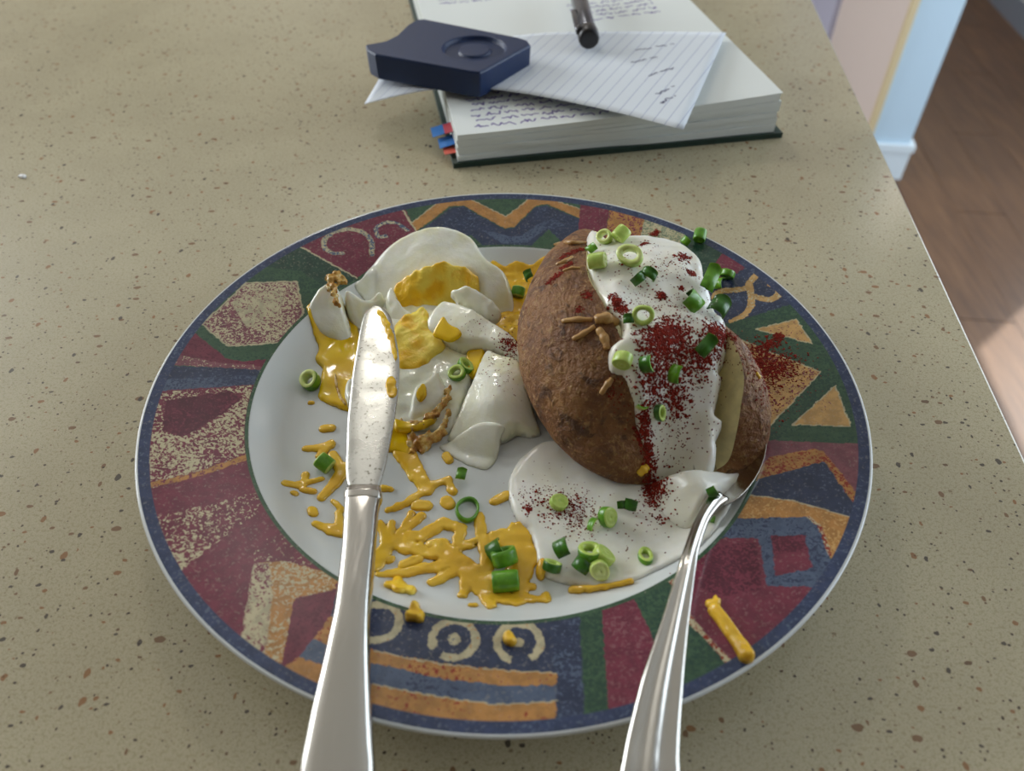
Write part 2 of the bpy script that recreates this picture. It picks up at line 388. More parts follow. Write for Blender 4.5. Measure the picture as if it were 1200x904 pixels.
def wall_with_opening(name, along, fixed0, fixed1, a0, a1, o0, o1, z0, z1, mat):
    """wall slab along 't' or 's' with one opening"""
    parts = [(a0, o0, ZF, ZC), (o1, a1, ZF, ZC), (o0, o1, ZF, z0), (o0, o1, z1, ZC)]; V, F = [], []
    for p0, p1, q0, q1 in parts:
        if p1 - p0 < 1e-4 or q1 - q0 < 1e-4: continue
        if along == 't': v, f = box_vf(room(fixed0, p0, q0) * 1000, EN * (fixed1 - fixed0) * 1000, ET * (p1 - p0) * 1000, (0, 0, (q1 - q0) * 1000))
        else: v, f = box_vf(room(p0, fixed0, q0) * 1000, EN * (p1 - p0) * 1000, ET * (fixed1 - fixed0) * 1000, (0, 0, (q1 - q0) * 1000))
        F += [tuple(i + len(V) for i in q) for q in f]; V += v
    return tag(make(name, V, F, mat, None, False), kind='structure')
wall_with_opening('wall_left', 't', S0 - .12, S0, T0, T1, .4, 2.3, .1, 1.35, M['wall'])
wall_with_opening('wall_right', 't', S1, S1 + .12, T0, T1, -.2, 2.12, ZF, 1.15, M['greywall'])
tag(rbox('wall_back', S0 - .12, S1 + .12, T1, T1 + .12, ZF, ZC, M['wall']), kind='structure')
tag(rbox('wall_front', S0 - .12, S1 + .12, T0 - .12, T0, ZF, ZC, simple('brown_wall_paint', (112, 92, 74), .7, .3)), kind='structure')  # unseen wall, coloured dark to cut its bounce onto the near counter
def window(name, s, t0, t1, z0, z1, nm, door=False):
    o = bpy.data.objects.new(name, None); col.objects.link(o); o.location = room(s, (t0 + t1) / 2, z0); tag(o, kind='structure')
    fw = .05
    for a, b, c, d in ((t0, t0 + fw, z0, z1), (t1 - fw, t1, z0, z1), (t0 + fw, t1 - fw, z0, z0 + fw), (t0 + fw, t1 - fw, z1 - fw, z1)):
        rbox('frame_bar', s - .03, s + .03, a, b, c, d, M['frame'], o)
    for k in range(1, nm):
        t = t0 + (t1 - t0) * k / nm; rbox('mullion', s - .02, s + .02, t - .02, t + .02, z0 + fw, z1 - fw, M['frame'], o)
    for k in range(nm):
        a = t0 + (t1 - t0) * k / nm + .03; b = t0 + (t1 - t0) * (k + 1) / nm - .03; rbox('pane', s - .003, s + .003, a, b, z0 + fw, z1 - fw, M['glass'], o)
    return o
window('window_1', S0 - .06, .4, 2.3, .1, 1.35, 3)
window('door_2', S1 + .06, -.2, 2.12, ZF, 1.15, 2)
# the wall stub beyond the counter
tag(rbox('wall_stub', .795, .905, 1.893, T1, ZF, ZC, M['stub']), 'white wall end beyond the counter, coloured with blue window light', None, None, 'structure')
tag(rbox('wall_stub_side', .783, .795, 1.90, T1, ZF, ZC, M['shaded_wall']), 'side of the wall beyond the counter, coloured in its shaded tone', None, None, 'structure')
tag(rbox('trim_1', .779, .797, 1.886, 1.900, ZF, ZC, M['bead']), 'tan corner bead on the wall end', None, None, 'structure')
d1 = tag(rbox('door_1', .768, .783, 2.5, 3.3, ZF + .01, 1.13, M['lav']), 'lavender grey door in the side of the wall', None, None, 'structure')
V, F = [], []
bb = bpy.data.objects.new('baseboard_stub', None); col.objects.link(bb); bb.location = room(.9, 1.89, ZF); tag(bb, kind='structure')
rbox('board', .80, .914, 1.884, 1.893, ZF, ZF + .085, M['trim'], bb); rbox('cap_moulding', .80, .919, 1.879, 1.893, ZF + .085, ZF + .105, M['trim'], bb)
rbox('board', .905, .915, 1.893, T1, ZF, ZF + .085, M['trim'], bb); rbox('cap_moulding', .905, .921, 1.893, T1, ZF + .085, ZF + .105, M['trim'], bb)
tag(rbox('baseboard_right', S1 - .014, S1, 2.14, T1, ZF, ZF + .09, simple('grey_baseboard_paint', (160, 162, 170), .5)), kind='structure')

# kitchen lamp on the ceiling
LS, LT = -.65, 1.74
lampt = empty('ceiling_light', room(LS, LT, ZC) * 1000, 'small square white ceiling light above the counter', 'ceiling light')
rbox('housing', LS - .1, LS + .1, LT - .1, LT + .1, ZC - .05, ZC - .001, M['frame'], lampt)
rbox('diffuser', LS - .08, LS + .08, LT - .08, LT + .08, ZC - .058, ZC - .05, emis('lamp_diffuser', (1, .96, .9, 1), 6.0), lampt)
area_light('ceiling_lamp_light', room(LS, LT, ZC - .07), (0, 0, -1), .15, .15, 5, (1, .96, .9))

hall_fill = empty('ceiling_light', room(1.3, 3.0, ZC) * 1000, 'small round ceiling light added to brighten the hallway behind the wall end', 'ceiling light')  # added lamp, out of view, to lift the dark hallway floor and wall
for nm, r_, z0_, z1_, mt in (('housing', 90, ZC * 1000 - 30, ZC * 1000 - 1, M['frame']), ('diffuser', 78, ZC * 1000 - 38, ZC * 1000 - 30, emis('hall_fill_diffuser', (1, .9, .78, 1), 3.0))):
    c_ = room(1.3, 3.0, 0) * 1000; sweep(nm, [(c_.x, c_.y, z0_), (c_.x, c_.y, (z0_ + z1_) / 2), (c_.x, c_.y, z1_)], lambda i, r_=r_: circ(r_, 24), mt, hall_fill, True, False, (0, 1, 0))
area_light('hall_fill_light', room(1.3, 3.0, ZC - .05), (0, 0, -1), .14, .14, 13, (1, .92, .82))  # light of the added hallway lamp

# ------------------------------------------------------------------ counter
CE = .2034
ct = empty('countertop', (room(-.6, .3, -.04)) * 1000, 'speckled beige quartz countertop under the plate and notebook', 'countertop')
slab = rbox('slab', -1.5, CE, -.33, 1.0, -.04, 0, M['counter'], ct); bevel(slab, 1.2, 2)
cab = empty('base_cabinet', room(-.65, .35, ZF) * 1000, 'white base cabinet carrying the beige countertop', 'cabinet')
rbox('body', -1.45, CE - .25, -.05, .97, ZF + .1, -.04, M['cab'], cab); rbox('kickboard', -1.42, CE - .3, 0, .94, ZF, ZF + .1, M['lav'], cab)
for k in range(2):
    a = -.04 + k * .505; dr = rbox('door', CE - .25, CE - .232, a, a + .495, ZF + .11, -.05, M['cab'], cab, 2)
    rbox('handle', CE - .232, CE - .21, a + .44 - k * .4, a + .455 - k * .4, -.3, -.16, M['steel_dull'], dr, 2)

# ------------------------------------------------------------------ plate
def plate_z(r):
    r = np.asarray(r, float); t = np.clip((r - 82) / (97.8 - 82), 0, 1)
    well = 7 + 9.5 * (t * t * (1.6 - .6 * t)); rim = 16.5 + (r - 97.8) * (24 - 16.5) / (135 - 97.8)
    return np.where(r < 97.8, well, rim)
pz = lambda X, Y: plate_z(np.hypot(X, Y))
plate = empty('dinner_plate', (0, 0, 0), 'round white dinner plate with a wide maroon, green and navy patterned rim', 'plate')
prof = [(r, float(plate_z(r))) for r in np.r_[np.linspace(0.01, 78, 14), np.linspace(80, 97.8, 22)]] + [(r, float(plate_z(r)) - .12) for r in (98.6, 115, 133.4)] + [(134.4, 23.9), (135.0, 23.3), (134.8, 22.4), (133, 21.2)] + [(115, 16.2), (100, 12.8), (92, 9), (86, 4.6), (84, 1.0), (82.6, .1), (81, .3), (79.5, 2.2), (60, 2.6), (0.01, 2.6)]
K = 240; V, F = [], []
for r, z in prof: V += [(r * math.cos(2 * math.pi * k / K), r * math.sin(2 * math.pi * k / K), z) for k in range(K)]
for i in range(len(prof) - 1):
    for k in range(K): F.append((i * K + k, (i + 1) * K + k, (i + 1) * K + (k + 1) % K, i * K + (k + 1) % K))
pb = make('body', V, F, M['ceramic'], plate); PLATE = pb.name
# printed band: tone and speckle per point of the glaze
NA, NR = 2000, 112
rr = np.linspace(97.7, 134.4, NR); aa = np.arange(NA) * 2 * math.pi / NA
A_, R_ = np.meshgrid(aa, rr); PX = (R_ * np.cos(A_)).ravel(); PY = (R_ * np.sin(A_)).ravel(); PZ = pz(PX, PY) + .02 - np.where(np.hypot(PX, PY) > 133.9, .1, 0)
WX = PX + .7 * vnoise(PX, PY, 1.3, 3); WY = PY + .7 * vnoise(PX, PY, 1.3, 5)
C = dict(maroon=lin(126, 52, 70), dkmar=lin(96, 34, 52), dusty=lin(140, 84, 92), green=lin(66, 98, 70), dkgreen=lin(46, 76, 60), navy=lin(54, 64, 90), slate=lin(88, 102, 126), orange=lin(196, 140, 76), cream=lin(206, 194, 156), gold=lin(214, 170, 104), rust=lin(150, 52, 34), palegr=lin(150, 160, 128), white=lin(206, 208, 206), bandn=lin(58, 70, 102))
C = {k_: tuple(c_ * .86 for c_ in v_[:3]) + (1.0,) for k_, v_ in C.items()}
TA = np.tile(np.array(C['green']), (NA * NR, 1)); TB = np.tile(np.array(C['dkgreen']), (NA * NR, 1)); SP = np.full(NA * NR, .35)
def paint(mask, a, b=None, amt=0.0):
    TA[mask] = C[a]; TB[mask] = C[b or a]; SP[mask] = amt
def poly(P, a, b=None, amt=0.0): paint(inside(WX, WY, P), a, b, amt)
def line(P, wd, a, b=None, amt=0.0, sm=True):
    Q = cr_open(P, len(P) * 5) if sm and len(P) > 2 else P; paint(sdf_cap(WX, WY, Q, wd / 2) < 0, a, b, amt)
# --- painted clockwise round the rim, starting behind the egg
# zigzag panel
poly([(-51.9, 123.5), (-43.4, 104.8), (-30.1, 96.3), (35.4, 93.9), (38.4, 129.7), (20.2, 141.2), (-14.9, 141.2)], 'green', 'dkgreen', .4)
poly([(-46.7, 110.9), (-33.1, 128.7), (-19.8, 130.6), (-0.3, 117.9), (12.6, 131.5), (18.7, 131.9), (38.4, 121.2), (38.1, 115.3), (35.6, 116.1), (19.8, 126.4), (14.7, 125.4), (3.5, 110.9), (-0.7, 109.8), (-21.8, 125.0), (-28.6, 124.1), (-43.9, 105.9)], 'orange', 'rust', .18)
poly([(-43.0, 105.4), (-28.5, 122.9), (-21.8, 124.4), (-0.7, 109.2), (3.5, 110.3), (14.7, 124.2), (19.8, 125.2), (35.6, 115.5), (37.7, 107.2), (35.4, 95.0), (19.1, 94.6), (-5.5, 95.6), (-30.0, 93.1)], 'navy', 'slate', .3)
poly([(-12.0, 108.4), (-5.7, 107.4), (1.9, 104.1), (7.7, 105.2), (16.2, 113.0), (23.0, 116.2), (28.7, 111.3), (19.4, 109.4), (10.1, 100.6), (-1.4, 99.6)], 'slate', 'navy', .45)
poly([(9.3, 95.4), (20.7, 108.8), (31.3, 93.1)], 'green', 'dkgreen', .3)
poly([(-22.3, 105.2), (-17.3, 104.9), (-8.8, 95.4), (-19.9, 94.5)], 'green', 'dkgreen', .3)
line([(-46.7, 110.9), (-33.1, 128.7), (-19.8, 130.6), (-0.3, 117.9), (12.6, 131.5), (18.7, 131.9), (36.8, 121.9)], .5, 'cream', sm=False)
# maroon / speckled / pale panel behind the potato
poly([(38.2, 134.0), (52.5, 128.5), (47.4, 97.8), (34.0, 99.0)], 'maroon', 'dusty', .2)
poly([(52.5, 128.5), (69.3, 118.1), (61.1, 87.9), (47.2, 95.0)], 'orange', 'maroon', .5)
poly([(69.3, 118.1), (91.1, 105.4), (77.9, 79.9), (61.1, 87.9)], 'palegr', 'cream', .5)
poly([(90.2, 107.9), (112.2, 79.3), (98.5, 65.2), (69.1, 70.3), (78.6, 85.3)], 'dkgreen', 'green', .35)
poly([(102.3, 85.8), (110.5, 74.0), (104.4, 69.1), (97.3, 67.1), (89.8, 66.8), (92.2, 73.0)], 'maroon', 'dusty', .3)
# navy panel with gold scroll
poly([(110.6, 74.6), (126.7, 44.9), (121.9, 45.4), (96.2, 39.7), (77.2, 39.0), (79.2, 60.7), (97.3, 67.1), (104.4, 69.1)], 'navy', 'slate', .3)
line([(112.6, 67.4), (108.2, 61.7), (107.6, 54.8), (106.4, 48.6), (102.6, 43.6), (97.1, 40.5)], 3.0, 'gold', 'cream', .4)
line([(107.0, 59.2), (101.9, 59.1), (96.8, 59.6), (93.3, 58.1), (92.9, 53.9), (95.6, 52.3)], 3.0, 'gold', 'cream', .4)
line([(108.2, 54.1), (111.7, 51.8), (115.3, 50.5), (118.7, 53.0), (118.9, 57.3), (116.9, 59.9)], 3.0, 'gold', 'cream', .4)
# green panel with triangles
poly([(122.0, 45.9), (134.5, 28.6), (136.7, -12.8), (130.0, -33.6), (97.4, -25.8), (81.8, -16.8), (90.4, 38.2), (96.2, 39.7)], 'green', 'dkgreen', .5)
poly([(105.7, 34.1), (122.4, 36.8), (125.0, 21.5)], 'gold', 'maroon', .35)
poly([(95.6, 32.1), (124.1, 5.5), (99.8, -18.4), (88.7, -12.6), (87.6, 16.2)], 'gold', 'maroon', .42)
poly([(107.3, -19.7), (127.2, -2.7), (126.4, -24.1)], 'gold', 'maroon', .22)
for T in ([(105.7, 34.1), (122.4, 36.8), (125.0, 21.5), (105.7, 34.1)], [(95.6, 32.1), (124.1, 5.5), (99.8, -18.4)], [(107.3, -19.7), (127.2, -2.7), (126.4, -24.1), (107.3, -19.7)]): line(T, .5, 'cream', sm=False)
# dusty maroon, speckled arch, navy, orange
poly([(95.7, -25.5), (130.0, -33.6), (120.3, -62.9), (114.5, -64.3), (85.4, -50.9), (85.3, -40.6)], 'dusty', 'maroon', .3)
poly([(91.4, -37.6), (96.0, -34.2), (111.1, -32.5), (114.2, -34.7), (119.7, -58.4), (115.2, -63.0), (99.1, -52.5), (87.8, -46.9)], 'orange', 'rust', .45)
poly([(83.4, -50.0), (90.0, -43.6), (113.0, -39.0), (116.7, -60.2), (113.6, -64.6), (98.0, -55.4)], 'navy', 'slate', .3)
poly([(84.4, -50.4), (98.1, -55.0), (113.9, -64.6), (108.3, -75.5), (103.2, -81.7), (100.8, -74.7), (88.0, -63.2), (76.2, -61.7)], 'orange', 'gold', .4)
line([(84.4, -50.4), (98.1, -55.0), (113.9, -64.6)], .5, 'cream', sm=False)
poly([(72.1, -68.0), (78.2, -60.5), (100.6, -62.5), (103.2, -66.5), (102.3, -80.6), (94.7, -90.6), (82.9, -88.9), (80.9, -88.7), (83.0, -70.2)], 'slate', 'navy', .45)
line([(101.1, -63.0), (103.3, -68.0), (102.8, -78.3)], 1.2, 'cream', 'rust', .6)
# large maroon field
poly([(72.0, -68.3), (83.4, -69.6), (81.2, -88.4), (94.9, -90.0), (88.4, -99.2), (72.6, -113.0), (64.2, -114.8), (55.3, -96.7), (53.2, -83.9), (63.7, -74.4)], 'maroon', 'dusty', .3)
poly([(87.3, -68.9), (97.7, -70.1), (96.2, -83.0), (84.7, -84.8)], 'maroon', 'dusty', .3)
poly([(67.1, -71.1), (81.9, -71.2), (79.5, -89.2), (68.0, -91.5), (61.1, -87.8)], 'dkmar', 'maroon', .5)
poly([(87.3, -68.9), (97.7, -70.1), (97.0, -76.0), (86.1, -76.6)], 'dkmar', 'maroon', .5)
# green wedge, maroon bar, green column
poly([(40.7, -89.8), (53.2, -83.6), (55.7, -97.0), (65.1, -114.8), (61.6, -120.0), (35.8, -131.7), (28.2, -131.5), (30.3, -93.9)], 'green', 'dkgreen', .5)
line([(52.9, -82.5), (55.3, -96.7), (59.9, -106.2), (65.0, -115.4)], 1.7, 'cream', 'rust', .45)
poly([(30.1, -93.9), (40.7, -89.8), (44.6, -106.6), (36.2, -129.2), (28.3, -130.3)], 'maroon', 'dusty', .38)
poly([(23.1, -93.3), (30.4, -93.2), (28.7, -131.5), (22.1, -131.4)], 'green', 'dkgreen', .55)
# navy panel with rings and orange bars
poly([(-52.3, -78.3), (-40.4, -85.1), (-23.6, -92.0), (2.9, -93.7), (23.4, -93.4), (22.4, -131.4), (2.9, -134.2), (-19.7, -131.5), (-38.6, -126.0), (-61.5, -116.2), (-51.8, -90.6)], 'navy', 'slate', .22)
poly([(14.9, -94.6), (23.4, -93.4), (22.1, -131.4), (15.1, -131.4)], 'navy', 'slate', .42)
poly([(-59.1, -111.4), (-50.1, -114.3), (-35.7, -119.7), (-17.4, -123.2), (-0.1, -125.6), (15.0, -124.4), (14.7, -130.4), (0.0, -131.3), (-16.9, -130.2), (-34.5, -127.4), (-50.6, -121.0), (-62.7, -115.7)], 'orange', 'rust', .3)
poly([(-55.5, -105.6), (-36.7, -113.0), (-17.9, -117.4), (-0.2, -119.7), (15.3, -119.5), (15.0, -124.4), (-0.1, -125.6), (-17.4, -123.2), (-35.7, -119.7), (-58.8, -111.4)], 'slate', 'navy', .3)
poly([(-51.5, -97.6), (-37.3, -108.8), (-18.3, -112.5), (-0.2, -114.5), (15.5, -115.5), (15.3, -119.5), (-0.2, -119.7), (-17.9, -117.4), (-36.7, -113.0), (-55.5, -105.6)], 'orange', 'rust', .35)
line([(-37.3, -109.1), (-18.3, -112.8), (-0.2, -114.8), (15.4, -115.7)], .35, 'cream', sm=False); line([(-35.7, -119.7), (-17.4, -123.2), (-0.1, -125.6), (15.0, -124.4)], .4, 'cream', sm=False)
poly([(-50.8, -95.7), (-47.2, -90.3), (-39.8, -100.9), (-40.6, -106.9), (-49.0, -101.4)], 'navy', 'slate', .2)
def ring(cx, cy, ro, ri, a0, a1, rd):
    d = np.hypot(WX - cx, WY - cy); an = (np.degrees(np.arctan2(WY - cy, WX - cx)) - a0) % 360
    paint((d < ro) & (d > ri) & (an < a1 - a0), 'cream', 'orange', .3); paint(d < rd, 'cream', 'slate', .3)
for (cx, cy), a0, a1, rd in zip([(-37.3, -99.0), (-14.2, -104.4), (4.9, -105.4)], (-150, 240, -60), (170, 570, 250), (0, 2.0, 1.6)): ring(cx, cy, 7.6, 5.2, a0, a1, rd)
# the maroon and cream speckled left side
poly([(-133.2, -7.2), (-99.2, 3.5), (-96.4, -19.0), (-90.5, -35.9), (-78.4, -57.4), (-65.6, -71.6), (-51.6, -81.3), (-51.5, -97.6), (-61.0, -116.2), (-76.4, -113.0), (-112.8, -83.2), (-133.0, -34.3)], 'maroon', 'dusty', .18)
poly([(-132.3, -7.9), (-98.9, 2.6), (-97.9, -10.3), (-97.4, -23.6), (-94.6, -38.1), (-119.9, -53.7), (-129.0, -33.6)], 'maroon', 'cream', .46)
poly([(-127.3, -11.5), (-106.8, -1.9), (-101.5, -4.1), (-106.2, -14.2), (-116.3, -28.3), (-124.2, -26.4)], 'dkmar', 'maroon', .4)
poly([(-129.6, -27.4), (-116.4, -27.9), (-104.4, -13.8), (-98.9, -5.9), (-97.0, -19.1), (-92.7, -31.5), (-107.8, -42.3), (-120.4, -52.2)], 'maroon', 'cream', .53)
line([(-120.7, -52.2), (-107.1, -44.6), (-91.7, -33.3)], 2.4, 'orange', 'maroon', .45)
poly([(-115.3, -65.6), (-85.3, -49.7), (-80.7, -55.7), (-91.1, -71.1), (-99.4, -85.0), (-109.1, -76.0)], 'maroon', 'cream', .46)
poly([(-80.0, -72.7), (-77.8, -62.2), (-65.8, -70.6), (-57.1, -79.2), (-70.5, -78.7), (-80.1, -82.4)], 'maroon', 'cream', .3)
poly([(-78.9, -79.9), (-70.4, -78.0), (-52.5, -81.7), (-52.0, -88.0), (-63.5, -92.1), (-61.6, -115.7), (-75.1, -106.7)], 'orange', 'cream', .45)
poly([(-78.9, -79.9), (-74.4, -79.1), (-69.9, -91.9), (-67.1, -112.4), (-75.1, -106.7)], 'cream', 'maroon', .45)
poly([(-63.4, -92.7), (-51.9, -87.4), (-51.5, -97.6), (-57.4, -111.4), (-61.0, -115.4)], 'maroon', 'dkmar', .4)
# navy strap, maroon sliver, green panel with speckled hexagon
poly([(-131.6, 13.6), (-131.3, 6.8), (-97.1, 12.0), (-99.0, 3.0), (-133.0, -7.6), (-135.8, -13.2), (-137.0, 5.1)], 'navy', 'slate', .25)
poly([(-132.1, -0.9), (-99.6, 8.2), (-99.0, 3.0), (-133.0, -7.6)], 'slate', 'navy', .5)
poly([(-128.7, 27.7), (-112.6, 15.2), (-106.6, 14.5), (-96.5, 18.5), (-97.0, 11.6), (-131.4, 7.3), (-133.0, 18.2)], 'maroon', 'dkmar', .4)
poly([(-131.4, 7.3), (-97.0, 11.6), (-98.8, 13.6), (-116.8, 12.3), (-131.2, 13.2)], 'dusty', 'cream', .3)
poly([(-97.2, 89.2), (-68.5, 72.3), (-84.5, 47.0), (-93.0, 27.7), (-96.4, 18.1), (-106.6, 14.5), (-112.6, 15.2), (-128.5, 28.3), (-128.8, 39.6)], 'green', 'dkgreen', .45)
poly([(-97.2, 88.7), (-68.5, 72.3), (-75.9, 61.2), (-93.7, 72.3), (-111.3, 72.2)], 'dkgreen', 'green', .25)
poly([(-126.2, 32.4), (-115.0, 60.4), (-94.4, 65.6), (-88.0, 47.1), (-93.1, 28.5), (-113.6, 21.9)], 'dusty', 'cream', .5)
poly([(-118.5, 47.2), (-110.0, 57.0), (-97.6, 58.5), (-98.2, 42.5), (-108.5, 33.6)], 'cream', 'dusty', .35)
line([(-126.2, 32.4), (-115.0, 60.4), (-94.4, 65.6), (-88.0, 47.1), (-93.1, 28.5), (-113.6, 21.9), (-126.2, 32.4)], .8, 'cream', sm=False)
# maroon panel with the two hooks
poly([(-97.2, 88.7), (-80.5, 110.8), (-51.9, 123.5), (-43.4, 104.8), (-61.1, 82.1), (-68.5, 72.3)], 'maroon', 'dusty', .25)
line([(-97.2, 88.7), (-68.5, 72.3)], .8, 'cream', sm=False); line([(-51.6, 119.9), (-43.4, 104.8)], .8, 'cream', sm=False)
line([(-63.4, 88.4), (-64.7, 97.3), (-69.7, 102.4), (-76.3, 103.2), (-83.1, 99.8), (-86.4, 92.3), (-82.4, 86.6), (-77.0, 87.0)], 2.4, 'cream', 'slate', .5)
line([(-48.4, 106.1), (-53.3, 110.2), (-59.1, 110.1), (-63.2, 105.6), (-61.8, 100.5), (-58.2, 101.0)], 2.1, 'slate', 'cream', .5)

rad = np.hypot(PX, PY)
paint(rad < 99.1, 'green'); paint(rad > 130.2, 'bandn', 'slate', .33); 
V = np.c_[PX, PY, PZ]; q = np.arange(NA * NR).reshape(NR, NA); F = np.stack([q[:-1], q[1:], np.roll(q[1:], -1, 1), np.roll(q[:-1], -1, 1)], -1).reshape(-1, 4)
rim = make('printed_rim', V, F.tolist(), M['rim'], plate); RIM = rim.name
for nm, A in (('tone_a', TA), ('tone_b', TB)):
    at = rim.data.attributes.new(nm, 'FLOAT_COLOR', 'POINT'); at.data.foreach_set('color', A.astype(np.float32).ravel())
at = rim.data.attributes.new('speckle', 'FLOAT', 'POINT'); at.data.foreach_set('value', SP.astype(np.float32))
# ------------------------------------------------------------------ cutlery (the spoon lies under the potato)
def loft_lr(name, Lp, Rp, zc, th, n, mat, parent, k=28, expo=4.0, round_ends=True):
    """bar between a left and a right outline (mm), centre height zc(f), half thickness th(f)"""
    L = cr_open(Lp, n); Rr = cr_open(Rp, n); V, F = [], []
    for i in range(n):
        f = i / (n - 1); c = (L[i] + Rr[i]) / 2; d = (Rr[i] - L[i]) / 2; z = zc(f); h = th(f)
        for a, b in sq(1, 1, k, expo): V.append((c[0] + d[0] * a, c[1] + d[1] * a, z + h * b))
    for i in range(n - 1):
        for j in range(k): F.append((i * k + j, i * k + (j + 1) % k, (i + 1) * k + (j + 1) % k, (i + 1) * k + j))
    F += [tuple(range(k))[::-1], tuple(range((n - 1) * k, n * k))]
    return make(name, V, F, mat, parent)
knife = empty('table_knife', (-48, -60, 24), 'stainless steel table knife lying across the egg and plate rim', 'knife')
BL = [(-55.9, 42.5), (-58.9, 38.0), (-59.5, 27.5), (-59.2, 15.1), (-58.8, 1.4), (-57.9, -11.5), (-56.9, -24.4), (-55.5, -35.0), (-54.2, -45.4), (-52.7, -52.0), (-50.6, -55.9)]
BR = [(-52.9, 41.9), (-48.7, 36.9), (-46.1, 29.2), (-42.3, 13.6), (-40.7, 1.4), (-40.0, -11.5), (-39.9, -24.4), (-40.2, -35.0), (-40.6, -44.2), (-41.3, -50.9), (-41.8, -55.9)]
blade = loft_lr('blade', BL, BR, lambda f: 24.6 + .2 * f, lambda f: .75 + .35 * f, 60, M['blade'], knife, 24, 3.0)
HL = [(-52.2, -55.4), (-52.0, -58.9), (-51.2, -66.0), (-49.7, -78.8), (-48.8, -90.8), (-48.2, -100.5), (-48.4, -111.0), (-48.8, -119.6), (-49.4, -129.3), (-49.6, -137.7), (-49.7, -144.9), (-48.7, -155.2), (-45.9, -164.1), (-41.2, -168.3)]
HR = [(-40.7, -55.3), (-40.2, -58.8), (-40.2, -66.0), (-39.4, -78.8), (-38.6, -90.7), (-37.9, -100.5), (-36.9, -109.7), (-35.9, -117.1), (-34.0, -128.8), (-32.4, -137.7), (-31.0, -144.8), (-30.1, -155.2), (-30.9, -164.1), (-34.2, -168.3)]
handle = loft_lr('handle', HL, HR, lambda f: 26.2 + 2.6 * min(1, f * 2.2) - .8 * f, lambda f: 2.4 + 1.6 * min(1, f * 3) - (2.2 * max(0, f - .9) * 10 if f > .9 else 0) * .6, 70, M['silver'], knife, 32, 3.4)
CL = [(-52.3, -57.9), (-52.2, -59.3), (-51.8, -61.0)]
CR_ = [(-40.0, -57.9), (-39.7, -59.3), (-39.9, -61.0)]
loft_lr('collar', CL, CR_, lambda f: 26.6, lambda f: 3.1, 7, M['silver'], knife, 28, 3.4)

spoon = empty('tablespoon', (60, -80, 12), 'stainless steel spoon with its bowl tucked under the potato', 'spoon')
# bowl: dished ellipse along its axis
SN = np.array([(70.4, -56.5)][0]); SD = np.array([.42, .9075]); SP_ = np.array([SD[1], -SD[0]])
V, F = [], []; nu, nv = 26, 40
def bowl_pt(rho, ang, off):
    a = 25 * rho * math.cos(ang); wd = 11.8 * (1 + .10 * math.cos(ang)) * rho * math.sin(ang); c = SN + SD * (24.5 + a) + SP_ * wd
    z = 20.0 + 1.5 * (1 - rho) - 9.0 * (1 - rho ** 2.2) + off; return (c[0], c[1], z)
for off in (0, -1.0):
    for i in range(nu):
        rho = max(.02, i / (nu - 1)) * (1.0 if off == 0 else 1.0)
        for j in range(nv): V.append(bowl_pt(rho, 2 * math.pi * j / nv, off))
for sh in range(2):
    for i in range(nu - 1):
        for j in range(nv):
            f = (i, j), (i + 1, j), (i + 1, (j + 1) % nv), (i, (j + 1) % nv); f = tuple(sh * nu * nv + a * nv + b for a, b in f); F.append(f if sh else f[::-1])
for j in range(nv): F.append(((nu - 1) * nv + j, (nu - 1) * nv + (j + 1) % nv, nu * nv + (nu - 1) * nv + (j + 1) % nv, nu * nv + (nu - 1) * nv + j))
F += [tuple(range(nv)), tuple(range(nu * nv, nu * nv + nv))[::-1]]
make('bowl', V, F, M['silver'], spoon)
SC = [(73.0, -53.4, 20.5), (69.4, -58.7, 22.0), (63.8, -68.0, 25.5), (57.7, -81.2, 29.5), (54.1, -90.9, 31.0), (48.4, -107.2, 31.0), (42.8, -123.6, 30.5), (38.6, -138.1, 30.0), (37.0, -145.2, 30.0), (34.8, -155.4, 29.0), (32.9, -164.0, 28.0), (32.1, -168.8, 26.5)]
SW = [4.2, 3.0, 2.4, 2.5, 3.0, 4.3, 6.2, 7.4, 8.0, 8.8, 8.2, 4.5]; ST = [1.0, 1.6, 2.0, 2.1, 1.9, 1.7, 1.6, 1.5, 1.5, 1.4, 1.3, 1.0]
nS = 70; SCs = cr_open(SC, nS); sw = .9 * np.interp(np.linspace(0, 11, nS), range(12), SW); st = np.interp(np.linspace(0, 11, nS), range(12), ST)
def spoon_sec(i):
    a, b = sw[i], st[i]; t = min(1, max(0, (i / nS - .3) * 4)); g = .55 * b * t
    return [(-a, 0), (-a * .96, b * .7), (-a * .82, b), (-a * .62, b - g * .5), (-a * .40, b + .1 - g), (-a * .22, b + .25 - g), (-a * .08, b + .5 - g * .2), (a * .08, b + .5 - g * .2), (a * .22, b + .25 - g), (a * .40, b + .1 - g), (a * .62, b - g * .5), (a * .82, b), (a * .96, b * .7), (a, 0), (a * .9, -b * .7), (a * .5, -b), (-a * .5, -b), (-a * .9, -b * .7)]
sweep('handle', SCs, spoon_sec, M['silver'], spoon)

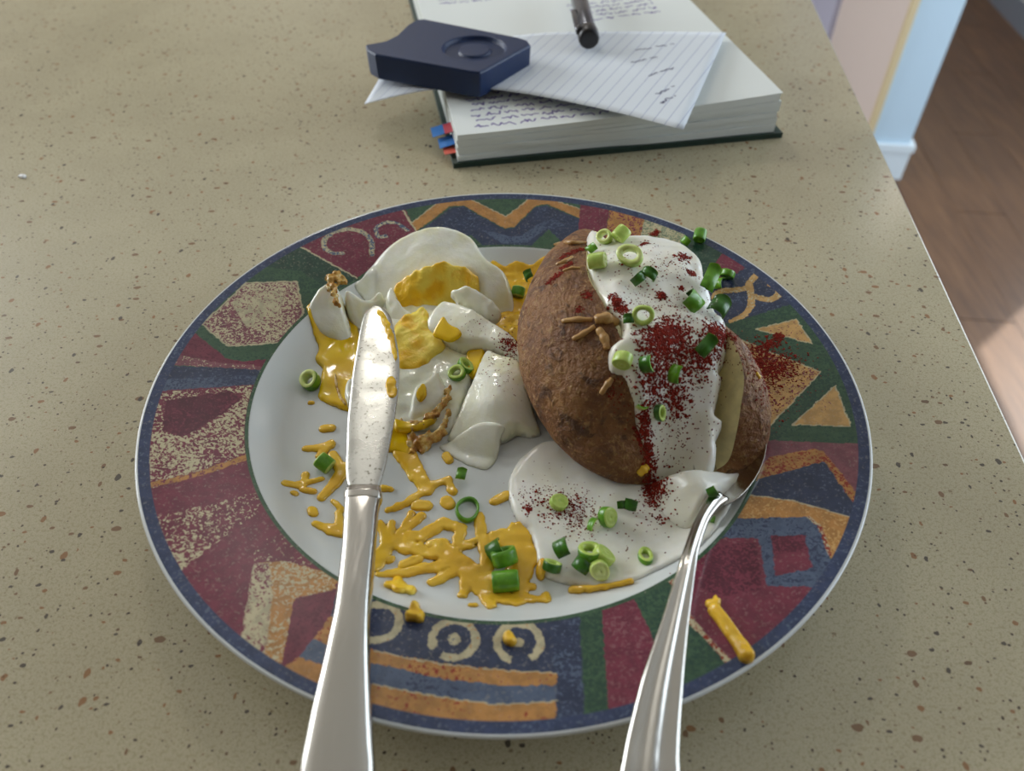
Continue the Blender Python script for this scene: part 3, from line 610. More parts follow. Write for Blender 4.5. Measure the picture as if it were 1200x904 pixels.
# ------------------------------------------------------------------ baked potato, cut open
potato = empty('baked_potato', (54, 18, 7), 'split baked potato with wrinkled brown skin, filled with sour cream', 'potato')
def half(R_, L_, B_, inner, e):
    n, k = 60, 22; Rc, Lc, Bc, Ic = (cr_open(q, n) for q in (R_, L_, B_, inner)); V, F = [], []
    for i in range(n):
        r, l, b = Rc[i], Lc[i], Bc[i]; o1 = np.array([r[0], r[1], l[2]]); o2 = np.array([b[0], b[1], l[2]])
        for j in range(k):
            if j <= 12: th = math.pi / 2 * j / 12; p = o1 + (l - o1) * math.sin(th) ** e + (r - o1) * math.cos(th) ** e
            else: th = math.pi / 2 * (j - 12) / (k - 13); p = o2 + (l - o2) * math.cos(th) + (b - o2) * math.sin(th)
            nn = 2.0 * vnoise(np.array(p[0] + p[2] * .7), np.array(p[1] + p[2] * .3), 15, 4) + .9 * vnoise(np.array(p[0] - p[2] * .5), np.array(p[1] + p[2] * .4), 5.5, 8)
            w_ = math.sin(math.pi * min(1, max(0, j / (k - 1)))) ** .5 * math.sin(math.pi * min(.97, max(.03, i / (n - 1)))) ** .4
            c_ = np.array([55, 18, 26.]); dv = (p - c_) / (np.linalg.norm(p - c_) + 1e-6); p = p + dv * nn * w_
            V.append(tuple(p))
    for i in range(n - 1):
        for j in range(k - 1): F.append((i * k + j, (i + 1) * k + j, (i + 1) * k + j + 1, i * k + j + 1))
    sk = make('skin', V, F, M['skin'], potato)
    Vf, Ff = [], []; m = 10
    for i in range(n):
        for j in range(m):
            t = j / (m - 1); p = np.array(V[i * k]) * (1 - t) + Ic[i] * t; p[2] += -1.5 * math.sin(math.pi * t) + .8 * float(vnoise(np.array(p[1] * 1.0), np.array(p[2] * 1.0), 3, 2)) * math.sin(math.pi * t); Vf.append(tuple(p))
    for i in range(n - 1):
        for j in range(m - 1): Ff.append((i * m + j, i * m + j + 1, (i + 1) * m + j + 1, (i + 1) * m + j))
    fl = make('flesh', Vf, Ff, M['flesh'], potato); return sk, fl
kL = half([(53, -40.5, 11), (51, -36, 23), (48.5, -31.5, 31), (45, -26.5, 43), (41, -14, 54), (35, 3, 58.5), (31, 20, 58), (33.3, 49.2, 50), (39, 76, 40), (50, 86, 25)],
          [(51, -41, 10), (38, -40.5, 13), (26, -35, 17), (16, -24, 22), (9, -8, 26), (6, 8, 28), (7, 28, 30), (17, 60, 30), (32, 81, 31), (49, 87, 25)],
          [(51, -38, 8), (42, -30, 7.4), (36, -22, 7.2), (32, -13, 7.2), (30, -3, 7.2), (28, 8, 7.2), (28, 28, 7.2), (32, 56, 8), (40, 74, 16), (50, 84, 23)],
          [(56, -38, 9), (56, -33, 10), (57, -27, 12), (58, -20, 14), (58, -8, 16), (58, 5, 18), (58, 20, 18), (57, 45, 18), (54, 70, 20), (52, 84, 24)], .86)
kR = half([(66.6, -39.5, 10), (75, -37, 12), (81, -34.5, 15.5), (82.5, -31, 25), (83, -26.5, 36), (83.5, -19.5, 45), (80.5, -9, 51), (78, 10, 45), (73, 36, 36), (60, 80, 24)],
          [(67, -40, 9.5), (78, -38.5, 10.5), (88, -36.5, 13.5), (94.5, -31, 18), (97.5, -24, 23), (97, -14, 27), (93, -2, 28), (88, 14, 26), (82, 38, 24), (61, 81, 22)],
          [(67, -38, 9), (76, -34, 9.2), (82, -28, 9.5), (84, -22, 9.5), (84, -14, 9.2), (83, -5, 9), (82, 5, 8.5), (80, 20, 8), (73, 40, 8), (61, 79, 20)],
          [(65, -38, 9), (67, -34, 10), (68, -29, 12), (67, -22, 14), (66, -14, 16), (64, -5, 18), (62, 8, 18), (60, 22, 18), (58, 45, 18), (58, 80, 22)], 1.25)

# ------------------------------------------------------------------ sour cream: heap in the potato, pool on the plate
cream = empty('sour_cream', (55, 0, 7), 'white sour cream heaped in the potato and pooling on the plate', 'sour cream')
top = tps([(34.6, 58.3, 50.0), (35.9, 34.8, 56.0), (33.8, 12.0, 59.0), (38.0, 3.4, 60.0), (43.7, -12.8, 58.0), (39.9, -19.0, 55.0), (44.6, -23.4, 52.0), (46.8, -31.0, 39.0), (49.9, -37.5, 24.0), (54.4, -40.2, 12.0), (54.2, 27.8, 61.0), (64.3, 29.3, 60.0), (73.7, 23.9, 56.0), (78.1, 6.3, 53.0), (79.6, -3.0, 52.0), (54.9, 5.9, 58.0), (59.7, -4.8, 57.0), (58.9, -12.6, 54.0), (58.8, -21.4, 46.0), (60.8, -28.2, 36.0), (63.4, -33.5, 24.0), (63.9, -40.2, 14.0), (77.1, -12.4, 49.0), (73.7, -21.5, 42.0), (73.1, -30.7, 30.0), (71.2, -42.7, 22.0), (51.3, 53.0, 54.0), (68.9, 52.4, 52.0), (52.4, -23.4, 48.0), (55.4, -30.8, 30.0), (56.2, -37.5, 17.0)])
outl = [(33.6, 59.0, 50.0), (31.7, 39.9, 54.0), (30.4, 23.5, 57.0), (32.2, 10.5, 59.0), (35.7, 1.2, 59.0), (40.7, -4.6, 58.0), (40.6, -12.5, 57.0), (36.2, -15.1, 55.0), (36.2, -21.2, 55.0), (41.1, -23.2, 53.0), (43.0, -26.2, 49.0), (45.0, -29.5, 40.0), (47.5, -33.5, 33.0), (49.9, -37.5, 24.0), (53.2, -40.9, 11.0), (59.6, -41.7, 9.0), (65.8, -43.6, 14.0), (71.9, -44.1, 20.0), (74.7, -38.9, 23.0), (75.5, -32.1, 27.0), (77.4, -28.6, 33.0), (74.7, -26.2, 40.0), (77.0, -18.6, 45.0), (75.9, -16.6, 48.0), (79.3, -10.6, 49.0), (80.9, -4.0, 52.0), (81.0, 3.9, 53.0), (78.6, 8.7, 53.0), (76.4, 25.3, 55.0), (77.1, 32.9, 55.0), (75.3, 42.9, 54.0), (71.0, 51.5, 53.0), (61.0, 55.5, 54.0), (52.6, 52.4, 54.0), (46.3, 51.8, 54.0), (41.5, 55.5, 54.0), (37.2, 62.3, 52.0)]
cz = lambda X, Y: np.clip(top(X, Y), 8, 64) + 3.0 * vnoise(X, Y, 11, 2) + 1.5 * vnoise(X, Y, 5, 6)
edge = 6.5
pool('topping', [(p[0], p[1]) for p in outl], lambda X, Y: np.maximum(cz(X, Y) - edge, 7.3), lambda X, Y: cz(X, Y) - np.maximum(cz(X, Y) - edge, 7.3), M['cream'], cream, .7, 3.6, wob=.5, seed=3)
pool('pool', [(1.3, -42.9), (2.5, -33.9), (7.3, -25.4), (15.2, -19.0), (32.3, -16.3), (54.8, -20.6), (76.8, -24.8), (84.6, -37.0), (81.0, -48.4), (74.3, -60.0), (63.9, -70.9), (56.5, -74.8), (46.0, -79.6), (36.1, -82.1), (29.7, -82.1), (23.1, -80.9), (16.0, -78.4), (11.9, -75.2), (10.6, -68.0), (8.7, -60.1), (3.8, -53.7)], pz, lambda X, Y: 2.3 + 1.2 * vnoise(X, Y, 14, 5) + .5 * vnoise(X, Y, 5, 7), M['cream'], cream, .8, 3.0, wob=.6, seed=5)

lump_bowl = tps([(54.6, -40.2, 15.0), (59.2, -45.7, 20.0), (61.2, -42.0, 22.0), (62.3, -51.6, 22.0), (65.5, -57.7, 22.5), (69.8, -56.6, 22.0), (76.2, -50.4, 19.0), (76.5, -43.3, 17.0), (83.7, -36.2, 14.0), (57.9, -51.4, 13.0), (63.0, -57.2, 14.0)])
pool('bowl_cream', [(52.3, -41.8), (65.0, -41.8), (75.3, -38.7), (84.5, -37.9), (83.0, -42.5), (77.6, -48.5), (72.5, -53.6), (69.0, -56.8), (64.4, -60.0), (59.4, -58.6), (55.1, -52.6)], lambda X, Y: pz(X, Y) + .2, lambda X, Y: np.maximum(lump_bowl(X, Y) - pz(X, Y), 1.5) + .6 * vnoise(X, Y, 5, 3), M['cream'], cream, .7, 3.5, wob=.5, seed=9)

# ------------------------------------------------------------------ fried egg, cut into pieces
NE = 'egg_white'
def lump(name, outline, ctrl, parent, mat='egg', er=2.5, res=.7, wob=.4, seed=1, n1=1.3, n2=.7, thick=None):
    f = tps(ctrl); zz = lambda X, Y: np.maximum(f(X, Y), 8.2) + n1 * vnoise(X, Y, 9, seed) + n2 * vnoise(X, Y, 3.2, seed + 3)
    if thick: return pool(name, [p[:2] for p in outline], lambda X, Y: np.maximum(zz(X, Y) - thick, pz(X, Y) + .1), lambda X, Y: np.maximum(zz(X, Y) - np.maximum(zz(X, Y) - thick, pz(X, Y) + .1), .6), M[mat], parent, res, er, wob=wob, seed=seed)
    return pool(name, [p[:2] for p in outline], lambda X, Y: pz(X, Y) + .1, lambda X, Y: np.maximum(zz(X, Y) - pz(X, Y), 1.0), M[mat], parent, res, er, wob=wob, seed=seed)
sheet = empty('egg_sheet', (-25, 10, 7), 'flat layer of fried egg white under the other egg pieces', 'egg')
lump('white', [(-56.7, 64.7, 10.0), (-48.6, 69.1, 10.0), (-28.6, 66.0, 10.0), (-12.9, 64.8, 10.0), (-9.8, 36.6, 10.0), (-12.7, 15.5, 10.0), (-16.5, -1.1, 10.0), (-20.9, -13.8, 10.0), (-30.2, -13.0, 10.0), (-40.2, -11.6, 10.0), (-47.6, 0.7, 10.0), (-52.7, 25.7, 10.0)], [(-52.9, 57.3, 12.0), (-26.9, 43.2, 14.0), (-11.9, 34.4, 12.0), (-21.5, 12.4, 13.0), (-31.0, -1.2, 12.0), (-40.8, -4.9, 11.0), (-39.2, 16.3, 14.0), (-23.9, -8.5, 10.0)], sheet, wob=.6, seed=11, thick=3.5)
lump('yolk_patch', [(-48.1, 40.4, 14.0), (-42.0, 46.6, 15.0), (-34.8, 50.1, 15.0), (-31.6, 37.6, 15.0), (-25.2, 28.8, 15.0), (-29.8, 21.5, 14.0), (-33.6, 16.3, 14.0), (-36.8, 12.8, 14.0), (-44.1, 16.3, 14.0), (-47.3, 26.7, 14.0)], [(-44.0, 31.4, 17.0), (-37.2, 36.3, 17.5), (-33.0, 28.7, 17.0), (-35.8, 19.3, 16.0), (-40.9, 17.3, 15.5)], sheet, 'yolk_cooked', 2.5, .7, .8, 12, 1.4, 1.2, 3.5)
lump('raised_flap', [(-37.4, -9.5, 14.0), (-37.3, -3.1, 15.0), (-35.8, 3.4, 16.0), (-31.2, 6.8, 17.0), (-27.7, 11.1, 18.0), (-24.7, 7.2, 18.0), (-22.7, 0.6, 16.0), (-25.5, -4.9, 14.0), (-32.9, -10.3, 12.0)], [(-33.9, -3.6, 14.5), (-29.9, 3.4, 17.0), (-27.1, 7.2, 17.5), (-24.9, 2.5, 15.5), (-30.5, -6.3, 12.5), (-35.9, -5.8, 13.0)], sheet, er=3.2, seed=13, n1=.6, thick=4)
lump('yolk_spot', [(-34.9, -1.3, 17.0), (-32.8, 1.9, 17.5), (-31.0, 1.0, 17.5), (-30.8, -2.3, 17.0), (-33.0, -4.1, 16.5)], [(-33.1, -1.9, 17.6), (-31.2, -0.4, 18.4), (-31.8, -2.9, 17.2), (-34.2, -2.3, 17.0)], sheet, 'yolk_runny', .8, .4, .4, 14, .2, .2, 2)
lump('yolk_film', [(-16.5, 24.6, 14.0), (-12.9, 26.2, 15.0), (-8.6, 25.7, 15.0), (-8.9, 20.4, 15.0), (-12.1, 11.4, 14.0), (-15.0, 13.9, 13.5)], [(-15.6, 22.0, 14.5), (-11.4, 23.0, 15.5), (-12.9, 15.0, 14.3)], sheet, 'yolk_runny', 1.2, .5, .6, 15, .3, .3, 2.5)
lump('yolk_film', [(-42.7, -10.4, 12.5), (-37.3, -12.1, 12.5), (-30.8, -10.8, 12.5), (-27.7, -7.6, 13.0), (-26.3, -10.3, 12.0), (-30.0, -13.9, 11.0), (-36.4, -16.5, 10.0), (-41.7, -15.6, 11.0)], [(-39.8, -13.6, 12.6), (-33.2, -13.7, 12.8), (-28.5, -10.8, 13.0)], sheet, 'yolk_runny', 1.2, .5, .9, 16, .4, .4, 2.5)
def crisp_strip(name, pts, r0, r1, z0, z1, parent, seed):
    P2 = cr_open([p[:2] for p in pts], 18); f = lambda X, Y: sdf_cap(X, Y, P2, r0, r1) + 2.6 * vnoise(X, Y, 2.0, seed) + 1.2 * vnoise(X, Y, .9, seed + 2)
    g = tps([tuple(p) for p in pts] + [(pts[0][0] + 6, pts[0][1], pts[0][2]), (pts[-1][0] - 6, pts[-1][1], pts[-1][2])])
    return hfield(name, f, bbox_of(P2, pad=r0 + 1.5), lambda X, Y: np.maximum(g(X, Y) - 1.2, pz(X, Y)), lambda X, Y: 1.6 + 1.6 * vnoise(X, Y, 1.8, seed), M['crisp'], parent, .4, .6)
crisp_strip('browned_edge', [(-42.7, -11.7, 11.5), (-36.5, -13.9, 12.0), (-30.1, -11.2, 13.0), (-25.7, -7.2, 14.0), (-23.3, -2.2, 15.0), (-21.7, 4.9, 15.5)], 1.8, .9, 0, 0, sheet, 3)
crisp_strip('browned_edge', [(-33.9, -20.8, 9.0), (-30.9, -19.9, 10.0), (-27.1, -18.2, 11.0), (-23.3, -14.7, 12.0), (-22.3, -9.0, 13.5)], 3.6, 1.0, 0, 0, sheet, 5)

dome = empty('folded_egg', (-30, 65, 8), 'domed fold of fried egg with a broken cooked yolk', 'egg')
lump('white', [(-68.7, 67.1, 13.0), (-66.4, 72.2, 15.0), (-62.9, 79.8, 20.0), (-56.5, 89.8, 24.0), (-46.3, 95.2, 27.0), (-34.4, 97.3, 28.0), (-24.6, 95.9, 28.0), (-14.9, 91.9, 26.0), (-10.0, 85.1, 24.0), (-6.0, 79.9, 21.0), (1.1, 74.8, 18.0), (3.9, 64.1, 15.0), (2.0, 57.4, 13.0), (-3.7, 53.8, 12.0), (-10.3, 57.4, 12.0), (-12.8, 66.0, 15.0), (-18.6, 68.4, 18.0), (-28.1, 65.2, 18.0), (-47.2, 63.3, 17.0), (-58.9, 60.9, 14.0)], [(-68.7, 72.3, 10.0), (-60.6, 79.9, 19.0), (-49.0, 88.4, 25.0), (-32.8, 87.4, 29.0), (-19.0, 85.5, 27.0), (-11.0, 79.7, 24.0), (-3.1, 70.3, 19.0), (0.8, 62.9, 12.5), (-6.9, 61.0, 14.0), (-20.5, 70.7, 22.0), (-36.1, 72.6, 22.0), (-52.1, 72.8, 17.0), (-62.2, 69.7, 12.0), (-6.9, 58.7, 10.0)], dome, er=4.5, res=.8, wob=.3, seed=21, n1=.8, n2=.3)
lump('cooked_yolk', [(-52.0, 60.7, 20.0), (-51.1, 68.0, 22.0), (-43.4, 69.3, 23.0), (-35.7, 69.9, 24.0), (-22.3, 71.1, 25.0), (-12.7, 71.2, 24.0), (-11.5, 66.9, 21.0), (-14.4, 59.7, 17.0), (-20.1, 57.3, 16.0), (-26.3, 58.5, 16.0), (-30.6, 54.9, 15.0), (-33.9, 52.5, 15.0), (-40.1, 48.4, 13.0), (-45.8, 54.9, 15.0), (-49.0, 58.4, 17.0)], [(-50.6, 67.6, 18.5), (-43.1, 64.9, 21.5), (-31.5, 64.2, 23.5), (-18.3, 67.4, 23.5), (-13.5, 70.1, 20.5), (-18.4, 62.7, 17.5), (-27.8, 60.9, 17.5), (-35.6, 59.1, 14.5), (-41.3, 55.6, 11.0), (-45.2, 60.3, 15.5)], dome, 'yolk_cooked', 2.2, .55, 1.0, 22, 2.0, 2.2)
lump('white_wedge', [(-54.7, 59.7, 15.0), (-50.9, 63.8, 19.0), (-47.6, 57.1, 18.0), (-44.0, 52.4, 16.0), (-39.6, 48.4, 14.0), (-42.7, 44.4, 13.0), (-46.5, 40.4, 12.0), (-51.0, 45.5, 13.0), (-53.2, 52.5, 14.0)], [(-50.5, 59.5, 19.0), (-47.7, 53.5, 17.5), (-43.6, 47.8, 15.0), (-46.9, 44.4, 12.0), (-51.2, 51.3, 14.0)], dome, seed=23, n1=.6, thick=8)
lump('white_lobe', [(-71.7, 56.6, 14.0), (-69.0, 58.4, 16.0), (-62.9, 58.4, 16.0), (-56.9, 64.6, 15.0), (-52.9, 59.7, 14.0), (-58.2, 54.9, 13.0), (-62.6, 53.7, 13.0), (-63.4, 47.2, 12.0), (-69.1, 50.1, 12.0)], [(-67.1, 53.6, 16.0), (-63.5, 54.8, 16.0), (-56.9, 60.9, 14.0), (-66.2, 51.3, 12.0)], dome, seed=24, n1=.8)

strip = empty('egg_strip', (0, 35, 12), 'curved strip of egg white dusted with paprika beside the potato', 'egg')
lump('white', [(-35.1, 37.5, 17.0), (-33.0, 45.3, 19.0), (-27.4, 51.1, 20.0), (-19.1, 47.6, 20.0), (-8.2, 39.6, 20.0), (1.0, 31.9, 20.0), (7.0, 24.4, 20.0), (7.3, 15.3, 17.0), (-0.7, 20.4, 17.0), (-9.6, 24.6, 16.0), (-18.6, 25.6, 16.0), (-24.4, 28.2, 16.0), (-30.4, 32.0, 16.0)], [(-33.7, 38.0, 17.5), (-30.0, 40.1, 20.5), (-25.8, 44.6, 21.5), (-15.1, 35.4, 23.0), (-2.5, 25.2, 22.5), (4.8, 18.6, 20.5), (-7.8, 23.3, 19.5), (-20.4, 28.1, 18.5), (-27.8, 32.5, 17.5), (-6.2, 34.5, 21.5), (3.5, 25.9, 20.5)], strip, er=3.0, seed=31, n1=.5, n2=.3, thick=6)
lump('yolk_streak', [(-30.3, 30.6, 21.0), (-28.4, 34.9, 22.0), (-26.0, 37.1, 22.5), (-23.6, 33.3, 22.5), (-19.2, 30.0, 22.5), (-18.4, 26.9, 21.5), (-22.9, 25.3, 20.5), (-27.7, 28.0, 20.5)], [(-29.3, 31.3, 20.9), (-25.8, 34.1, 23.2), (-20.2, 28.8, 22.6), (-25.5, 28.1, 20.9)], strip, 'yolk_runny', 1.6, .45, .3, 33, .2, .2, 1.2)
chip_ = empty('egg_flap', (-5, 48, 12), 'small flap of egg white between the dome and the strip', 'egg')
lump('white', [(-24.4, 55.4, 18.0), (-20.6, 55.9, 19.0), (-15.3, 54.7, 19.0), (-6.2, 48.9, 18.0), (-1.7, 43.7, 17.0), (-7.6, 43.2, 17.0), (-17.4, 49.4, 18.0)], [(-21.5, 51.7, 20.5), (-13.9, 48.7, 21.0), (-6.4, 44.2, 19.5)], chip_, seed=35, n1=.3, thick=4)

fold = empty('egg_fold', (0, -8, 8), 'smooth triangular fold of egg white against the potato', 'egg')
lump('lower_lip', [(-25.0, -20.8, 11.0), (-19.9, -18.2, 12.0), (-10.2, -15.6, 13.0), (-0.4, -17.8, 13.0), (-1.4, -21.2, 11.0), (-2.9, -27.4, 9.0), (-6.3, -31.9, 8.5), (-11.8, -30.7, 8.5), (-17.6, -27.5, 9.0), (-22.2, -24.2, 10.0)], [(-23.4, -18.2, 8.0), (-14.9, -22.0, 10.5), (-5.2, -23.3, 12.0), (-5.2, -27.5, 8.0), (-13.2, -26.6, 7.0)], fold, er=2.2, seed=41, n1=.5, n2=.2, thick=3)
lump('white', [(-8.2, 22.9, 17.0), (-0.7, 18.8, 18.0), (6.2, 15.2, 18.0), (8.2, 5.4, 17.0), (12.1, -7.6, 14.0), (13.9, -14.7, 12.0), (9.3, -16.4, 12.0), (5.1, -16.1, 14.0), (-1.0, -19.5, 14.0), (-10.1, -20.4, 12.0), (-15.9, -21.6, 11.0), (-21.5, -18.2, 12.0), (-21.1, -14.7, 12.0), (-17.2, -4.9, 14.0), (-12.9, 8.3, 16.0)], [(-7.0, 17.7, 18.5), (-0.6, 9.6, 20.5), (2.8, 2.3, 20.5), (6.1, -6.4, 17.5), (10.1, -11.1, 12.0), (4.1, -14.4, 15.5), (-2.0, -17.0, 14.5), (-11.8, -18.2, 12.0), (-19.4, -16.0, 11.0), (-15.4, -7.7, 15.0), (-11.4, 3.9, 17.5), (-4.3, -9.3, 20.5), (-7.3, 4.7, 20.5)], fold, er=2.0, seed=42, n1=.4, n2=.15, thick=6)

torn = empty('torn_egg', (-80, 40, 8), 'torn piece of egg white with a browned crisp tip at the plate edge', 'egg')
lump('white', [(-86.1, 50.0, 16.0), (-84.5, 53.4, 18.0), (-82.3, 56.9, 21.0), (-78.6, 59.2, 23.0), (-73.1, 58.0, 23.0), (-70.8, 52.2, 20.0), (-68.3, 45.4, 15.0), (-67.3, 40.9, 12.0), (-68.7, 33.7, 10.0), (-70.9, 30.5, 9.0), (-71.4, 36.5, 10.0), (-74.7, 38.7, 12.0), (-79.9, 39.7, 13.0), (-84.3, 43.7, 13.0)], [(-83.6, 47.0, 16.5), (-79.0, 51.4, 21.5), (-73.9, 54.4, 21.5), (-71.9, 48.8, 16.5), (-70.3, 43.2, 11.5), (-71.0, 36.5, 8.0), (-76.8, 42.5, 14.5)], torn, er=2.5, seed=51, n1=1.2, thick=9)
crisp_strip('browned_tip', [(-71.8, 46.7, 22.5), (-73.8, 50.6, 25.0), (-75.9, 55.3, 26.0), (-76.8, 61.3, 27.0), (-74.0, 62.5, 27.0), (-72.0, 58.9, 26.5)], 1.3, 1.9, 0, 0, torn, 9)
bit = pool('egg_scrap', [(-64.9, 3.5), (-65.3, 10.3), (-63.5, 14.3), (-61.4, 11.8), (-60.8, 3.5), (-62.0, -2.1)], lambda X, Y: pz(X, Y) + .3, 3.2, M['egg'], None, .6, 2, .4, 4, 61, wob=.5); tag(bit, 'small scrap of egg white in the runny yolk beside the knife', 'egg')
crust = pool('egg_crust', [(-71.0, 16.3), (-70.0, 16.9), (-68.1, 9.4), (-65.1, 3.5), (-63.2, -0.2), (-64.1, -0.7), (-67.7, 4.5)], lambda X, Y: pz(X, Y) + .6, 2.2, M['crisp'], None, .4, .7, .4, 3, 62, wob=.5); tag(crust, 'thin brown crust shred lying in the runny yolk', 'egg crust')
y1 = pool('runny_yolk', [(-87.1, 51.9), (-83.9, 41.0), (-80.6, 33.2), (-80.9, 26.7), (-77.3, 22.5), (-76.3, 12.8), (-76.1, 6.0), (-72.7, 2.6), (-68.9, 0.2), (-62.3, -2.6), (-57.6, 2.2), (-59.6, 16.9), (-63.3, 38.2), (-68.9, 55.5), (-78.5, 57.9)], pz, 1.7, M['yolk_runny'], None, .7, 2.2, .4, 8, 63, wob=.7); tag(y1, 'runny yolk puddle below the torn egg piece', 'egg yolk')
y2 = pool('yolk_sauce', [(-8.0, 91.7), (-0.6, 90.4), (5.2, 92.4), (11.8, 90.4), (19.2, 93.2), (29.1, 91.1), (26.4, 69.3), (17.9, 48.0), (11.5, 30.1), (5.0, 30.1), (-1.0, 45.1), (-8.7, 52.7), (-13.2, 72.4)], pz, lambda X, Y: 1.4 + 1.3 * vnoise(X, Y, 5, 4) + .9 * vnoise(X, Y, 2.2, 5), M['yolk_sauce'], None, .6, 2.2, wob=.8, seed=64); tag(y2, 'glossy yolk and cheese sauce between the egg and the potato', 'egg yolk')
y3 = pool('yolk_smear', [(-46.6, -9.8), (-41.8, -11.2), (-36.8, -14.7), (-35.0, -19.9), (-36.4, -25.4), (-41.8, -23.8), (-46.5, -21.7)], pz, 1.6, M['yolk_runny'], None, .6, 1.6, .4, 5, 65, wob=.7); tag(y3, 'yolk smear just right of the knife below the egg', 'egg yolk')
FOOD_SURF = [n for n in REG if n.split('.')[0] in ('skin', 'topping', 'pool', 'bowl_cream', 'white', 'cooked_yolk', 'yolk_patch', 'white_wedge', 'white_lobe', 'raised_flap', 'lower_lip', 'yolk_sauce', 'runny_yolk', 'flesh', 'yolk_smear')]
TREE = bvh(FOOD_SURF)
def rest(x, y):
    h = TREE.ray_cast(Vector((x, y, 300)), Vector((0, 0, -1))); zp = float(plate_z(math.hypot(x, y)))
    if h[0] is not None and h[0].z > zp: return h[0].z, (h[1] if h[1].z > 0 else -h[1])
    return zp, Vector((0, 0, 1))

# ------------------------------------------------------------------ notebook, loose sheet, case, pen
BO = np.array([-29.5, 204.0]); BX = np.array([.9824, .187]); BY = np.array([-.187, .9824])
def bk(u, v, z): p = BO + BX * u + BY * v; return (p[0], p[1], z)
book = empty('notebook', bk(100, 145, 0), 'thick open notebook with dark green cover and white pages', 'notebook')
btop = lambda u: 19.5 + 9.0 * max(0, u / 200) ** 1.6
def slab_grid(name, u0, u1, v0, v1, zb, zt, mat, nu=24, nv=12, wob=0.0, seed=0):
    V, F = [], []
    for fl in (0, 1):
        for i in range(nu + 1):
            for j in range(nv + 1):
                u = u0 + (u1 - u0) * i / nu; v = v0 + (v1 - v0) * j / nv
                if wob and j == 0: v += wob * float(vnoise(np.array(u), np.array(0.), 30, seed))
                if wob and i == nu: u += wob * float(vnoise(np.array(v), np.array(5.), 40, seed))
                V.append(bk(u, v, zt(u) if fl else zb(u)))
    n = (nu + 1) * (nv + 1); ix = lambda f, i, j: f * n + i * (nv + 1) + j
    for i in range(nu):
        for j in range(nv):
            F.append((ix(1, i, j), ix(1, i + 1, j), ix(1, i + 1, j + 1), ix(1, i, j + 1))); F.append((ix(0, i, j), ix(0, i, j + 1), ix(0, i + 1, j + 1), ix(0, i + 1, j)))
    for i in range(nu):
        F.append((ix(0, i, 0), ix(0, i + 1, 0), ix(1, i + 1, 0), ix(1, i, 0))); F.append((ix(0, i + 1, nv), ix(0, i, nv), ix(1, i, nv), ix(1, i + 1, nv)))
    for j in range(nv):
        F.append((ix(0, 0, j + 1), ix(0, 0, j), ix(1, 0, j), ix(1, 0, j + 1))); F.append((ix(0, nu, j), ix(0, nu, j + 1), ix(1, nu, j + 1), ix(1, nu, j)))
    return autosmooth(make(name, V, F, mat, book))
slab_grid('cover', -3, 205, -2, 296, lambda u: 0.05, lambda u: 3.4, M['cover'], 4, 4)
fr = [0, .2, .38, .52, .66, .8, 1.0]
for k in range(6):
    a, b = fr[k], fr[k + 1]
    slab_grid('page_stack', 0 + (.6 * (k % 2)), 200 - (k % 3) * .8, .6 * (k % 2), 292, lambda u, a=a: 3.5 + (btop(u) - 3.7) * a + .12, lambda u, b=b: 3.5 + (btop(u) - 3.7) * b, M['pages'], 30, 14, 1.6, 20 + k)
pg = slab_grid('top_page', .5, 199.5, .5, 292, lambda u: btop(u) - .15, lambda u: btop(u) + .05, M['paper'], 30, 14)
# handwriting: short slanted strokes in lines across the page
def scribble(name, lines, mat, parent, zf, hgt=3.0, seed=1):
    rs = random.Random(seed); V, F = [], []
    for (ua, va), (ub, vb) in lines:
        L = math.hypot(ub - ua, vb - va); ux, uy = (ub - ua) / L, (vb - va) / L; s = 0; prev = None
        while s < L:
            wl = rs.uniform(6, 16); e = min(L, s + wl); q = s; prev = None
            while q < e:
                a = rs.uniform(-.5, .5) * hgt * rs.choice((.5, .6, 1, 1.1)); pu, pv = ua + ux * q - uy * a, va + uy * q + ux * a
                if prev:
                    du, dv = pu - prev[0], pv - prev[1]; l = math.hypot(du, dv) + 1e-6; nx, ny = -dv / l * .5, du / l * .5; k = len(V)
                    for (cu, cv), sg in ((prev, 1), (prev, -1), ((pu, pv), -1), ((pu, pv), 1)): V.append(zf(cu + nx * sg, cv + ny * sg))
                    F.append((k, k + 1, k + 2, k + 3))
                prev = (pu, pv); q += rs.uniform(.6, 1.5)
            s = e + rs.uniform(1.5, 3)
    return make(name, V, F, mat, parent, False, None, False)
hw = scribble('handwriting', [((12 + rand_, 9 + 7.2 * i), (128 - 5 * i if i < 7 else 110, 9 + 7.2 * i)) for i, rand_ in enumerate((0, 2, 0, 1, 3, 0, 1))] + [((16, 215 + 8 * i), (70 + 8 * i, 215 + 8 * i)) for i in range(3)] + [((110, 150 + 8 * i), (172, 150 + 8 * i)) for i in range(5)], M['ink'], pg, lambda u, v: bk(u, v, btop(u) + .12), 5.0, 3); tag(hw, kind='stuff')
for k, (v, z, mat, dr, ln) in enumerate(((16, 14.5, 'tabred', -1.5, 5), (22, 11.5, 'tabblue', -3, 12), (12, 8.5, 'tabblue', -2.5, 9), (6, 6, 'taborange', -1, 7))):
    V, F = box_vf(bk(-ln, v, z + dr), tuple(np.array(bk(1, v, z)) - np.array(bk(-ln, v, z + dr))), tuple(np.array(bk(0, 12, 0)) - np.array(bk(0, 0, 0))), (0, 0, .35)); make('sticky_tab', V, F, M[mat], book, False)

